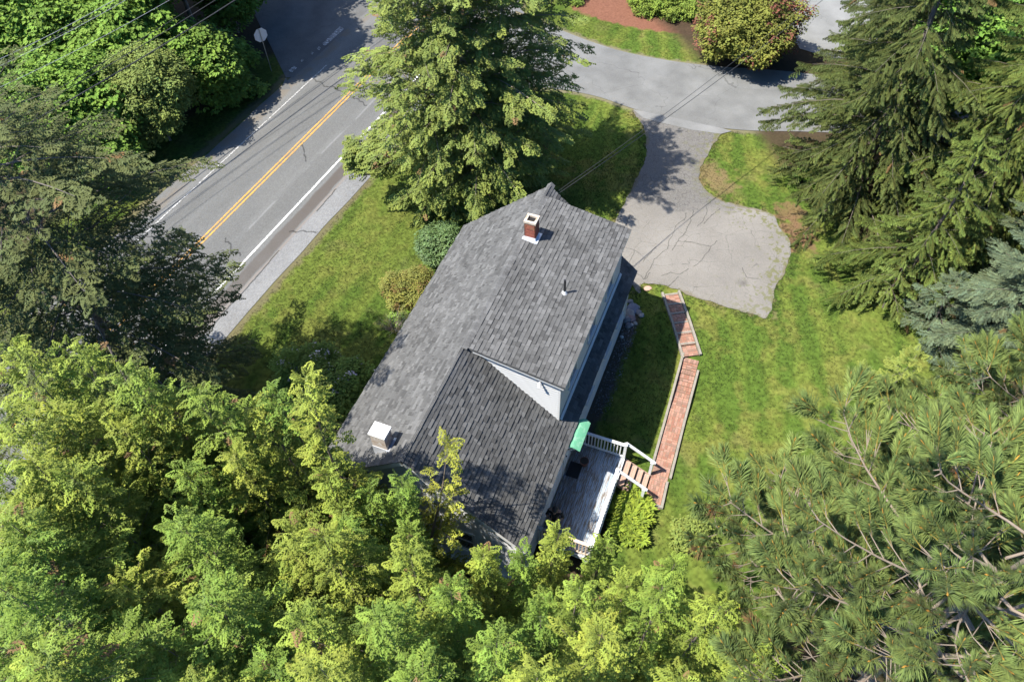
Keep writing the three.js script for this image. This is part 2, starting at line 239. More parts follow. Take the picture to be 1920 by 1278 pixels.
  // the street that joins by the stop sign, and the one behind the house
  const tile = (seed, base, warm) => { const m = dataMap(1024, 1024, (i, j) => { const x = i / 1024 * 16, z = j / 1024 * 16, n = fbm(x * 1.1, z * 1.1, seed, 5), sp = hash(i, j, seed + 5); let v = base + 0.09 * (n - 0.5) * base / 0.17 + 0.04 * (sp - 0.5); const e = worleyEdge(x * 0.22 + 0.5 * fbm(x, z, seed + 9, 3), z * 0.22, seed + 3); if (e < 0.004) v *= 0.72; return [v, v * 0.99, v * warm]; }); m.wrapS = m.wrapT = THREE.MirroredRepeatWrapping; return m; };
  const uv16 = (q) => [q[0] / 16, q[1] / 16], g2 = grain.clone(); g2.repeat.set(20, 20); g2.needsUpdate = true;
  const streetMat = mat([1, 1, 1], 0.92, { map: tile(111, 0.138, 0.94), bumpMap: g2, bumpScale: 0.006, specularIntensity: 0.3 });
  const cross = structure('crossing_street', drape(CROSS, 1.5, 0.026, uv16), mat([1, 1, 1], 0.92, { map: tile(121, 0.11, 0.95), bumpMap: g2, bumpScale: 0.006, specularIntensity: 0.3 }), 'asphalt street joining the road beside the stop sign');
  for (const P of [[[-11.14, -43.96], [-10.94, -43.71], [-9.97, -45.59], [-10.27, -45.92]], [[-11.4, -43.44], [-11.25, -43.26], [-11.15, -43.49], [-11.3, -43.67]], [[-12.79, -41.19], [-12.57, -40.95], [-12.32, -41.44], [-12.55, -41.67]], [[-12.23, -42.16], [-12.12, -42.04], [-12.02, -42.27], [-12.14, -42.39]], [[-11.73, -42.94], [-11.61, -42.82], [-11.54, -42.98], [-11.65, -43.11]]]) part('stop_line', drape(P, 3, 0.04, (q) => [q[0] * 0.3, q[1] * 0.3]), faded, cross);
  structure('side_street', drape(SIDE, 1.5, 0.03, uv16), streetMat, 'pale grey street curving behind the house');
  structure('neighbour_driveway', drape(FARPAD, 1.5, 0.036, uv16), mat([1, 1, 1], 0.92, { map: tile(131, 0.17, 0.93), specularIntensity: 0.3 }), 'pale paved driveway across the street');
  const X0 = 2.5, Z0 = -38, W = 17, D = 20, TWd = 1445, THd = 1700;
  const lines = [[[8.55, -27.38], [8.4, -26.93], [7.94, -26.46], [7.71, -25.93], [7.47, -25.52], [7.33, -25.11], [6.99, -24.75], [6.65, -24.42], [6.43, -23.93], [6.21, -23.55], [5.94, -23.14]], [[8.94, -27.56], [8.76, -26.99], [8.49, -26.44], [8.2, -25.91], [7.82, -25.4], [7.55, -24.89]], [[9.63, -27.81], [9.55, -27.35], [9.26, -26.78], [8.95, -26.42]], [[6.82, -25.16], [6.35, -24.6], [6.07, -24.28]], [[7.87, -25.5], [8.56, -25.33], [9.26, -25.09], [9.68, -25.39]], [[5.62, -23.57], [5.84, -23.43], [5.94, -23.14], [6.33, -23.54]], [[5.82, -27.3], [5.63, -26.75], [5.45, -26.33]], [[10.2, -27.64], [9.77, -27.15], [9.28, -26.6]], [[5.79, -24.97], [5.6, -24.47], [5.4, -24.14]], [[9.31, -25.09], [8.95, -24.49], [8.64, -24.1], [8.31, -23.85]], [[10.49, -23.66], [10.56, -23.1], [11.01, -22.98]], [[7.53, -23.23], [7.25, -22.92], [6.92, -22.62]], [[8.04, -23.7], [7.63, -23.39], [7.24, -23.5], [6.79, -23.39]]];
  const crack = crackSet(lines.map((P) => smoothLine(P, 4))), TH0 = [8.67, -32.02], STAIN = [10.37, -22.76];
  const dm = dataMap(TWd, THd, (i, j) => {
    const x = X0 + (i + 0.5) / TWd * W, z = Z0 + (j + 0.5) / THd * D, n = fbm(x * 1.3, z * 1.3, 141, 5), b = fbm(x * 0.4, z * 0.4, 147, 3), sp = hash(i, j, 148) * 0.6 + 0.4 * vn(i / 2.2, j / 2.2, 149);
    let v = 0.172 + 0.05 * (n - 0.5) + 0.06 * (b - 0.5) + 0.085 * (sp - 0.5), c = [v * 1.04, v * 0.96, v * 0.85];
    const th = S(5.4 - Math.hypot((x - TH0[0]) * 1.25, z - TH0[1]) + (n - 0.5) * 2.4, 0, 1.4);
    c = mix3(c, [0.075 + 0.1 * sp, 0.07 + 0.095 * sp, 0.064 + 0.088 * sp], th * 0.9 * S(b + 0.25 * n, 0.44, 0.58));
    const wx = x + 0.25 * fbm(x * 2, z * 2, 151, 3), wz = z + 0.25 * fbm(x * 2, z * 2, 155, 3);
    if (th > 0.08) { const e = worleyEdge(wx * 4.6, wz * 4.6, 157); if (e < 0.06 * th && n > 0.4) c = c.map((q) => q * 0.68); }
    const e2 = worleyEdge(wx * 0.62, wz * 0.62, 163); if (e2 < 0.007 && n > 0.46) c = c.map((q) => q * 0.55); const e3 = worleyEdge(wx * 1.9, wz * 1.9, 169); if (e3 < 0.016 && n > 0.5) c = c.map((q) => q * 0.72);
    const d = crack(x + 0.14 * (fbm(x * 4, z * 4, 165, 3) - 0.5), z + 0.14 * (fbm(x * 4 + 9, z * 4, 167, 3) - 0.5)); if (d < 0.011) c = c.map((q) => q * 0.42); else if (d < 0.03) c = c.map((q) => q * 0.88);
    const st = Math.hypot((x - STAIN[0]) * 0.8, z - STAIN[1]) + (n - 0.5) * 0.5; c = c.map((q) => q * (1 - 0.45 * S(0.34 - st, 0, 0.3)));
    const ed = -driveDist(x, z); if (ed < 1.6 && ed > 0) { const moss = S(fbm(x * 6.5, z * 6.5, 171, 4) + 0.16 * S(1.1 - ed, 0, 1), 0.66, 0.76) * S(x, 8, 12); c = mix3(c, [0.11, 0.11, 0.035], moss * 0.7); c = mix3(c, [0.13, 0.11, 0.07], S(0.08 + 0.9 * (n - 0.55) - ed, 0, 0.15) * 0.7); }
    return c;
  });
  structure('driveway', drape(DRIVE, 0.5, 0.034, (q) => [(q[0] - X0) / W, (q[1] - Z0) / D]), mat([1, 1, 1], 0.94, { map: dm, bumpMap: g2, bumpScale: 0.008, specularIntensity: 0.25 }), 'cracked pale asphalt driveway and parking pad');
  structure('driveway_apron', drape(APRON, 0.5, 0.046, uv16), mat([1, 1, 1], 0.92, { map: tile(175, 0.165, 0.95), specularIntensity: 0.3 }), 'pale smooth apron where driveway meets the street');
}

// ---------------------------------------------------------------- the house (local frame: x = v, y up, z = -u)
const house = thing('house', 'white house with grey shingled gable roof and long shed dormer', 'house', [HX, 0, HZ], -HA);
const RH = 6.773, EH = 3.5, EV = 3.74, UL = 12.53, SL = (RH - EH) / EV, PHI = Math.atan(SL), DU0 = 4.42, DU1 = 11.93, DV = 3.4, DE = 6.17, DSL = (RH - DE) / DV;
const whitePaint = dataMap(256, 256, (i, j) => { const n = fbm(i / 22, j / 60, 201, 4), q = 0.5 + 0.08 * (n - 0.5) + 0.03 * (hash(i, j, 3) - 0.5); return [q, q * 0.995, q * 0.975]; });
const siding = mat([1, 1, 1], 0.55, { map: whitePaint }), trim = mat([0.6, 0.595, 0.575], 0.5), trimDull = mat([0.55, 0.56, 0.55], 0.6);
const granule = dataMap(256, 256, (i, j) => { const q = 0.78 + 0.44 * (0.6 * hash(i, j, 11) + 0.4 * vn(i / 3, j / 3, 12) - 0.5) + 0.16 * (fbm(i / 40, j / 40, 14, 3) - 0.5); return [q, q, q]; });
const shingleBase = mat([0.15, 0.15, 0.155], 0.95, { map: granule, specularIntensity: 0.25 });
const foundation = mat([0.3, 0.29, 0.27], 0.95);

part('foundation', new MB().box(-3.5, -0.6, -12.33, 3.5, 0.42, -0.2).geo(), foundation, house);
// wall core, set back behind the boards
{
  const y = EH + (EV - 3.52) * SL - 0.17, top = RH - 0.3, g = new MB();
  const prof = [[-3.52, 0.4], [3.52, 0.4], [3.52, y], [0, top], [-3.52, y]], a = -0.18, b = -12.35;
  for (let i = 0; i < 5; i++) { const p = prof[i], q = prof[(i + 1) % 5]; g.quad([p[0], p[1], a], [p[0], p[1], b], [q[0], q[1], b], [q[0], q[1], a]); }
  for (const z of [a, b]) for (let i = 1; i < 4; i++) g.tri([prof[0][0], prof[0][1], z], [prof[i][0], prof[i][1], z], [prof[i + 1][0], prof[i + 1][1], z]);
  part('wall', g.geo(), siding, house);
}
// clapboards: a wedge 1 m long, thick at the foot
const board = (() => { const g = new MB(), s = 0.13, t = 0.036; const f = [[0, 0], [0, t], [s, 0.004], [s, 0]]; for (let i = 0; i < 4; i++) { const [y0, z0] = f[i], [y1, z1] = f[(i + 1) % 4]; g.quad([0, y0, z0], [1, y0, z0], [1, y1, z1], [0, y1, z1], [0, y0 * 3], [1, y0 * 3], [1, y1 * 3], [0, y1 * 3]); } for (const x of [0, 1]) g.quad([x, 0, 0], [x, 0, t], [x, s, 0.004], [x, s, 0]); return g.geo(); })();
function clap(name, parent, x0, x1, y, z, turn) { const m = part(name, board, siding, parent); m.scale.x = x1 - x0; if (turn === 0) m.position.set(x0, y, z); else if (turn > 0) { m.position.set(z, y, -x0); m.rotation.y = Math.PI / 2; } return m; }
for (let y = 0.42; y < RH - 0.45; y += 0.123) { const h = Math.min(3.54, (RH - 0.2 - y - 0.125) / SL); if (h > 0.15) clap('clapboard', house, -h, h, y, -0.18, 0); }         // near gable
for (let y = 0.42; y < EH - 0.01; y += 0.123) clap('clapboard', house, 0.17, 12.36, y, 3.52, 1);                                                                                // deck side
for (const [x, z] of [[3.53, -0.16], [-3.53, -0.16], [3.53, -12.37], [-3.53, -12.37]]) part('corner_board', new MB().box(x - 0.05, 0.4, z - 0.05, x + 0.05, EH + 0.02, z + 0.05).geo(), trim, house);

// roof slabs
const roofUnder = mat([0.09, 0.09, 0.09], 0.95), roof = part('roof', (() => {
  const g = new MB(), th = 0.14; const slab = (a, b, c, d) => { const dn = (p) => [p[0], p[1] - th, p[2]]; g.quad(a, b, c, d); g.quad(dn(d), dn(c), dn(b), dn(a)); for (const [p, q] of [[a, b], [b, c], [c, d], [d, a]]) g.quad(dn(p), dn(q), q, p); };
  slab([0, RH - 0.02, 0], [0, RH - 0.02, -UL], [-EV, EH - 0.02, -UL], [-EV, EH - 0.02, 0]); slab([EV, EH - 0.02, 0], [EV, EH - 0.02, -UL], [0, RH - 0.02, -UL], [0, RH - 0.02, 0]);
  return g.geo(0.2);
})(), roofUnder, house);
const dormer = part('dormer', (() => {        // cheeks and front wall core
  const g = new MB(), f = 3.19, zf = -DU0 - 0.16, zb = -DU1 + 0.16, yb = (v) => RH - SL * v - 0.1, yt = (v) => RH - DSL * v - 0.12;
  g.quad([f, yb(f), zf], [f, yb(f), zb], [f, yt(f), zb], [f, yt(f), zf]); for (const z of [zf, zb]) g.tri([0.1, yt(0.1), z], [f, yb(f), z], [f, yt(f), z]); return g.geo();
})(), siding, house);
const dormerRoof = part('dormer_roof', (() => { const g = new MB(), th = 0.11, a = -DU0, b = -DU1; const P = [[0, RH + 0.004, a], [0, RH + 0.004, b], [DV, DE, b], [DV, DE, a]].reverse(), dn = (p) => [p[0], p[1] - th, p[2]]; g.quad(...P); g.quad(...P.map(dn).reverse()); for (let i = 0; i < 4; i++) { const p = P[i], q = P[(i + 1) % 4]; g.quad(dn(p), dn(q), q, p); } return g.geo(0.2); })(), roofUnder, house);
for (let k = 0; k < 20; k++) {                 // dormer cheek and front boards
  const y = RH - SL * 3.19 + 0.03 + k * 0.123, v0 = (RH - y) / SL - 0.13, v1 = Math.min(3.2, (RH - 0.1 - y - 0.135) / DSL);
  if (v1 - v0 > 0.12) clap('clapboard', dormer, Math.max(0.12, v0), v1, y, -DU0 - 0.16, 0);
  if (y + 0.11 < RH - DSL * 3.2 - 0.1) clap('clapboard', dormer, DU0 + 0.17, DU1 - 0.17, y, 3.19, 1);
}
part('corner_board', new MB().box(3.15, RH - SL * 3.2, -DU0 - 0.2, 3.24, DE - 0.06, -DU0 - 0.13).geo(), trim, dormer);
part('rake_board', new MB().bar([0.3, RH - DSL * 0.3 - 0.1, -DU0 - 0.06], [DV - 0.02, DE - 0.1, -DU0 - 0.06], 0.1, 0.17).geo(), trim, dormer);
part('fascia', new MB().box(DV - 0.03, DE - 0.15, -DU1 + 0.02, DV + 0.005, DE - 0.012, -DU0 - 0.02).geo(), trim, dormer);
part('foot_flashing', new MB().bar([3.27, RH - SL * 3.27 + 0.045, -DU0 - 0.2], [3.27, RH - SL * 3.27 + 0.045, -DU1 + 0.2], 0.1, 0.06, [SL, 1, 0]).geo(), trimDull, dormer);
part('lamp', new MB().tube([[2.55, 5.93, -DU0 - 0.12], [2.55, 5.93, -DU0 - 0.02], [2.58, 5.86, -DU0 + 0.05]], [0.035, 0.045, 0.06], 8).geo(), trim, dormer);
for (const s of [-1, 1]) { for (const [u, n] of [[0.045, 'rake_board'], [UL - 0.045, 'rake_board']]) part(n, new MB().bar([s * 0.02, RH - 0.165, -u], [s * (EV - 0.02), EH - 0.145, -u], 0.1, 0.17).geo(), trim, house); part('fascia', new MB().box(s * (EV - 0.02), EH - 0.17, -UL + 0.09, s * (EV + 0.012), EH - 0.03, -0.09).geo(), trim, house); }

// shingles: a thin tab 1 m wide (x), lying down the slope (z), raised at the butt
const tabGeo = (() => { const g = new MB(), L = 0.2, y0 = 0.0, y1 = 0.004, y2 = 0.03; const q = [[-0.5, L], [0.5, L]]; g.quad([-0.5, y2, 0], [0.5, y2, 0], [0.5, y1, -L], [-0.5, y1, -L], [0, 0], [0.6, 0], [0.6, 0.6], [0, 0.6]); g.quad([-0.5, y0, 0], [0.5, y0, 0], [0.5, y2, 0], [-0.5, y2, 0], [0, 0], [0.6, 0], [0.6, 0.05], [0, 0.05]); for (const x of [-0.5, 0.5]) g.tri([x, y0, 0], [x, y2, 0], [x, y1, -L]); return g.geo(0.2); })();
const tones = [0.66, 0.77, 0.86, 0.94, 1, 1.07, 1.18, 1.32], toneMats = tones.map((t) => mat([0.12 * t, 0.118 * t, 0.114 * t], 0.95, { map: granule, specularIntensity: 0.25 }));
const R5 = rng(5), shingles = [];
function field(owner, O, A, D, len, slope, keep) {
  const N = A.clone().cross(D).normalize(); if (N.y < 0) N.negate(); const E = 0.143, flip = A.clone().cross(N).dot(D) < 0 ? -1 : 1;
  for (let s = slope, row = 0; s > 0.06; s -= E, row++) for (let a = -0.3 * R5(); a < len;) {
    let w = [0.1, 0.13, 0.165, 0.2, 0.26, 0.33][Math.floor(R5() * 6)]; const a0 = Math.max(a, 0), a1 = Math.min(a + w, len); a += w; if (a1 - a0 < 0.03) continue;
    const m = (a0 + a1) / 2; if (!keep(m, s)) { R5(); R5(); continue; }
    const tone = clamp(Math.floor(8 * (0.5 + 0.62 * (R5() + R5() - 1) + 0.4 * (vn(m * 0.7, row * 0.25, 8) - 0.5))), 0, 7), raise = 1 + 0.5 * (R5() < 0.45);
    const p = O.clone().addScaledVector(A, m).addScaledVector(D, Math.min(s, slope)).addScaledVector(N, 0.004 * (1 - (tone % 2)));
    shingles.push({ owner, p, X: A.clone().multiplyScalar(flip * (a1 - a0 - 0.004)), Y: N.clone().multiplyScalar(raise), Z: D, tone });
  }
}
const cP = Math.cos(PHI), sP = Math.sin(PHI), SLEN = Math.hypot(EV, RH - EH) + 0.03, cD = 1 / Math.hypot(1, DSL);
field(roof, V(0, RH - 0.018, 0.02), V(0, 0, -1), V(-cP, -sP, 0), UL + 0.04, SLEN, () => true);
field(roof, V(0, RH - 0.018, 0.02), V(0, 0, -1), V(cP, -sP, 0), UL + 0.04, SLEN, (m, s) => m < DU0 + 0.35 || m > DU1 - 0.35 || s * cP > 3.14);
field(dormerRoof, V(0, RH + 0.008, -DU0 + 0.02), V(0, 0, -1), V(cD, -DSL * cD, 0), DU1 - DU0 + 0.04, DV / cD + 0.02, () => true);
{
  const near = V(2.2, 8, 6), order = [...shingles].sort((a, b) => (a.p.x < 0) - (b.p.x < 0) || (a.owner !== roof) - (b.owner !== roof) || a.p.distanceTo(near) - b.p.distanceTo(near)), M = new THREE.Matrix4();
  const basis = (q) => M.makeBasis(q.X, q.Y, q.Z).setPosition(q.p);
  order.slice(0, 300).forEach((q) => { const m = part('shingle', tabGeo, toneMats[q.tone], q.owner); m.matrixAutoUpdate = true; basis(q).decompose(m.position, m.quaternion, m.scale); });
  for (const owner of [roof, dormerRoof]) {
    const list = order.slice(300).filter((q) => q.owner === owner), im = new THREE.InstancedMesh(tabGeo, mat([1, 1, 1], 0.95, { map: granule, specularIntensity: 0.25 }), list.length);
    im.name = 'shingle_field'; im.userData.kind = 'stuff';
    list.forEach((q, i) => { im.setMatrixAt(i, basis(q)); const t = tones[q.tone]; im.setColorAt(i, C(0.12 * t, 0.118 * t, 0.114 * t)); }); owner.add(im);
  }
  const cap = (() => { const g = new MB(), w = 0.15, L = 0.3; for (const s of [-1, 1]) { g.quad([0, 0.03, 0], [s * w, 0.03 - w * SL, 0], [s * w, 0.012 - w * SL, -L], [0, 0.012, -L], [0, 0], [0.5, 0], [0.5, 0.9], [0, 0.9]); g.quad([0, 0.0, 0], [s * w, -w * SL, 0], [s * w, 0.03 - w * SL, 0], [0, 0.03, 0]); } return g.geo(0.2); })();
  const cap2 = (() => { const g = new MB(), w = 0.15, L = 0.3; for (const [s, k] of [[-1, SL], [1, DSL]]) { g.quad([0, 0.036, 0], [s * w, 0.036 - w * k, 0], [s * w, 0.018 - w * k, -L], [0, 0.018, -L], [0, 0], [0.5, 0], [0.5, 0.9], [0, 0.9]); g.quad([0, 0, 0], [s * w, -w * k, 0], [s * w, 0.036 - w * k, 0], [0, 0.036, 0]); } return g.geo(0.2); })();
  for (let u = 0; u < UL - 0.05; u += 0.14) { const m = part('ridge_cap', u > DU0 - 0.1 && u < DU1 - 0.2 ? cap2 : cap, toneMats[4 + Math.floor(R5() * 4)], roof); m.position.set(0, RH + 0.002 + 0.004 * R5(), -u + 0.02); }
}
// windows: frame with sill, pane and bars; turn 0 faces the near side, 1 the deck side
const glass = mat([0.03, 0.035, 0.045], 0.06, { specularIntensity: 1 }), dark = mat([0.02, 0.02, 0.022], 0.7);
function windowAt(parent, a, y, w, h, plane, turn) {
  const g = new THREE.Group(); g.name = 'window'; parent.add(g); if (turn) { g.position.set(plane, y, -a); g.rotation.y = Math.PI / 2; } else g.position.set(a, y, plane);
  const f = new MB(), b = 0.09; f.box(-w / 2 - b, -h / 2 - b, 0, -w / 2, h / 2 + b, 0.05).box(w / 2, -h / 2 - b, 0, w / 2 + b, h / 2 + b, 0.05).box(-w / 2, h / 2, 0, w / 2, h / 2 + b, 0.06).box(-w / 2, -h / 2 - b, 0, w / 2, -h / 2, 0.05);
  part('frame', f.geo(), trim, g); part('pane', new MB().box(-w / 2, -h / 2, 0, w / 2, h / 2, 0.018).geo(), glass, g); part('bar', new MB().box(-w / 2, -0.02, 0.012, w / 2, 0.02, 0.04).geo(), trim, g); part('sill', new MB().box(-w / 2 - 0.12, -h / 2 - 0.13, 0, w / 2 + 0.12, -h / 2 - b + 0.002, 0.1).geo(), trim, g);
}
windowAt(house, 1.5, 2.3, 0.75, 1.25, -0.165, 0); windowAt(house, -1.5, 2.3, 0.75, 1.25, -0.165, 0);
for (const u of [7.3, 9.6, 11.2]) windowAt(house, u, 2.5, 0.75, 1.1, 3.535, 1);
for (const u of [5.9, 8.0, 10.1]) windowAt(dormer, u, 5.15, 0.7, 0.95, 3.205, 1);
{ const d = part('door', new MB().box(3.53, 0.86, -5.35, 3.565, 2.9, -4.4).geo(), mat([0.6, 0.61, 0.6], 0.5), house); part('door_frame', new MB().box(3.53, 0.8, -5.47, 3.59, 2.99, -5.35).box(3.53, 0.8, -4.4, 3.59, 2.99, -4.28).box(3.53, 2.9, -5.35, 3.59, 2.99, -4.4).geo(), trim, d); part('handle', new MB().tube([[3.56, 1.85, -4.5], [3.62, 1.85, -4.5]], 0.025, 8).geo(), dark, d); }
// green hood over the deck door
{
  const green = mat([1, 1, 1], 0.5, { map: dataMap(256, 256, (i, j) => { const n = fbm(i / 20, j / 20, 231, 4), k = S(n, 0.55, 0.7); return mix3([0.1, 0.29, 0.17], [0.16, 0.34, 0.22], k); }) });
  const g = new MB(), prof = [[3.77, 3.4], [3.9, 3.43], [4.02, 3.4], [4.18, 3.32]], skew = [0, 0.06, 0.1, 0.04];
  for (let i = 0; i < 3; i++) { const [a, y] = prof[i], [b, z] = prof[i + 1], e = -5.18 - skew[i], f = -5.18 - skew[i + 1]; for (const o of [0, -0.03]) g.quad([a, y + o, -4.03], [b, z + o, -4.03], [b, z + o, f], [a, y + o, e], [a, 0], [b, 0], [b, 1.2], [a, 1.2]); g.quad([a, y - 0.03, -4.03], [b, z - 0.03, -4.03], [b, z, -4.03], [a, y, -4.03]); g.quad([a, y - 0.03, e], [b, z - 0.03, f], [b, z, f], [a, y, e]); }
  g.quad([4.18, 3.24, -4.03], [4.18, 3.24, -5.22], [4.18, 3.32, -5.22], [4.18, 3.32, -4.03]);
  const aw = part('door_hood', g.geo(0.3), green, house); for (const u of [4.14, 5.06]) part('bracket', new MB().bar([3.55, 2.85, -u], [4.1, 3.3, -u], 0.05, 0.05).geo(), trim, aw);
}
// chimneys, vent
{
  const b1 = new MB(), R = rng(77); const cx0 = 0.08, cx1 = 0.49, cz0 = -9.62, cz1 = -10.02, y0 = 6.45, top = 7.5;
  const ch = part('brick_chimney', new MB().box(cx0 + 0.012, y0, cz1 + 0.012, cx1 - 0.012, top, cz0 - 0.012).geo(), mat([0.34, 0.29, 0.24], 0.95), house); ch.userData.label = 'red brick chimney with pale crown and open flue';
  for (let y = y0, k = 0; y < top - 0.01; y += 0.073, k++) for (const side of [0, 1, 2, 3]) { const o = k % 2 ? 0 : -0.1; for (let a = o; a < 0.42; a += 0.21) { const s0 = Math.max(a, 0), s1 = Math.min(a + 0.2, side % 2 ? 0.4 : 0.41); if (s1 - s0 < 0.03) continue; const t = 0.7 + 0.6 * R(), yel = y > top - 0.3 ? 0.5 * R() : 0; b1.col = mix3([0.26 * t, 0.075 * t, 0.045 * t], [0.24, 0.16, 0.07], yel); if (side === 0) b1.box(cx0 + s0, y, cz0 - 0.05, cx0 + s1, y + 0.061, cz0); if (side === 1) b1.box(cx1 - 0.05, y, cz0 - s1, cx1, y + 0.061, cz0 - s0); if (side === 2) b1.box(cx0 + s0, y, cz1, cx0 + s1, y + 0.061, cz1 + 0.05); if (side === 3) b1.box(cx0, y, cz0 - s1, cx0 + 0.05, y + 0.061, cz0 - s0); } }
  const br = part('bricks', b1.geo(0), mat([1, 1, 1], 0.9, { vertexColors: true }), ch); br.userData.kind = 'stuff';
  const cr = new MB(), w = 0.085; cr.box(cx0 - 0.02, top, cz0 - w + 0.02, cx1 + 0.02, top + 0.09, cz0 + 0.02).box(cx0 - 0.02, top, cz1 - 0.02, cx1 + 0.02, top + 0.09, cz1 + w - 0.02).box(cx0 - 0.02, top, cz1 + w - 0.02, cx0 + w - 0.02, top + 0.09, cz0 - w + 0.02).box(cx1 - w + 0.02, top, cz1 + w - 0.02, cx1 + 0.02, top + 0.09, cz0 - w + 0.02);
  part('crown', cr.geo(), mat([1, 1, 1], 0.9, { map: dataMap(64, 64, (i, j) => { const n = fbm(i / 9, j / 9, 241, 3); return mix3([0.5, 0.42, 0.33], [0.3, 0.24, 0.16], S(n, 0.5, 0.7)); }) }), ch);
  part('flue', new MB().box(cx0 + 0.06, top + 0.001, cz1 + 0.06, cx1 - 0.06, top + 0.012, cz0 - 0.06).geo(), mat([0.012, 0.01, 0.009], 1), ch);
  const fl = new MB(), yv = (v) => RH - DSL * Math.max(v, 0) - (v < 0 ? -v * SL : 0) + 0.04; fl.bar([cx0 - 0.06, yv(cx0 - 0.06), cz0 + 0.05], [cx1 + 0.05, yv(cx1), cz0 + 0.05], 0.14, 0.02, [0.1, 1, 0]).box(cx0 - 0.012, yv(cx1) - 0.02, cz0, cx1 + 0.012, yv(cx0) + 0.07, cz0 + 0.012).bar([cx1 + 0.05, yv(cx1), cz0 + 0.1], [cx1 + 0.05, yv(cx1), cz1 - 0.05], 0.12, 0.02).box(cx1, yv(cx1) - 0.02, cz1, cx1 + 0.012, yv(cx1) + 0.1, cz0);
  part('flashing', fl.geo(), mat([0.62, 0.64, 0.66], 0.4, { metalness: 0.4 }), ch);
  // the parged chimney at the gable
  const stain = dataMap(128, 128, (i, j) => { const n = fbm(i / 40, j / 10, 251, 4), m = fbm(i / 8, j / 30, 257, 3); return mix3(mix3([0.42, 0.36, 0.31], [0.3, 0.22, 0.16], S(n, 0.4, 0.7)), [0.52, 0.5, 0.47], S(m, 0.58, 0.75)); });
  const px0 = -1.3, px1 = -0.82, pz0 = -0.48, pz1 = -0.88; const pc = part('white_chimney', new MB().box(px0, 5.3, pz1, px1, 6.74, pz0).geo(), mat([1, 1, 1], 0.9, { map: stain }), house); pc.userData.label = 'stained plastered chimney with flat white cap';
  part('cap', new MB().box(px0 - 0.03, 6.74, pz1 - 0.03, px1 + 0.03, 6.81, pz0 + 0.03).geo(), mat([0.82, 0.81, 0.78], 0.6), pc);
  part('flashing', new MB().box(px0 - 0.015, 5.45, pz0, px1 + 0.015, 6.12, pz0 + 0.014).bar([px1 + 0.05, RH + SL * -(-px1 - 0.05) + 0.03, pz0 + 0.06], [px1 + 0.05, RH + SL * -(-px1 - 0.05) + 0.03, pz1 - 0.06], 0.13, 0.02, [-SL, 1, 0]).geo(), mat([0.6, 0.62, 0.66], 0.4, { metalness: 0.4 }), pc);
  const vy = RH - DSL * 2.17, vent = part('vent_pipe', new MB().tube([[2.17, vy - 0.1, -7.95], [2.17, vy + 0.68, -7.95]], 0.043, 12).geo(), mat([0.02, 0.02, 0.022], 0.5), house); part('boot', new MB().tube([[2.17, vy, -7.95], [2.17, vy + 0.06, -7.95], [2.17, vy + 0.13, -7.95]], [0.12, 0.085, 0.055], 14).bar([2.1, vy + 0.025, -7.8], [2.4, vy - 0.03, -7.8], 0.3, 0.012).geo(), mat([0.5, 0.51, 0.5], 0.5), vent);
}

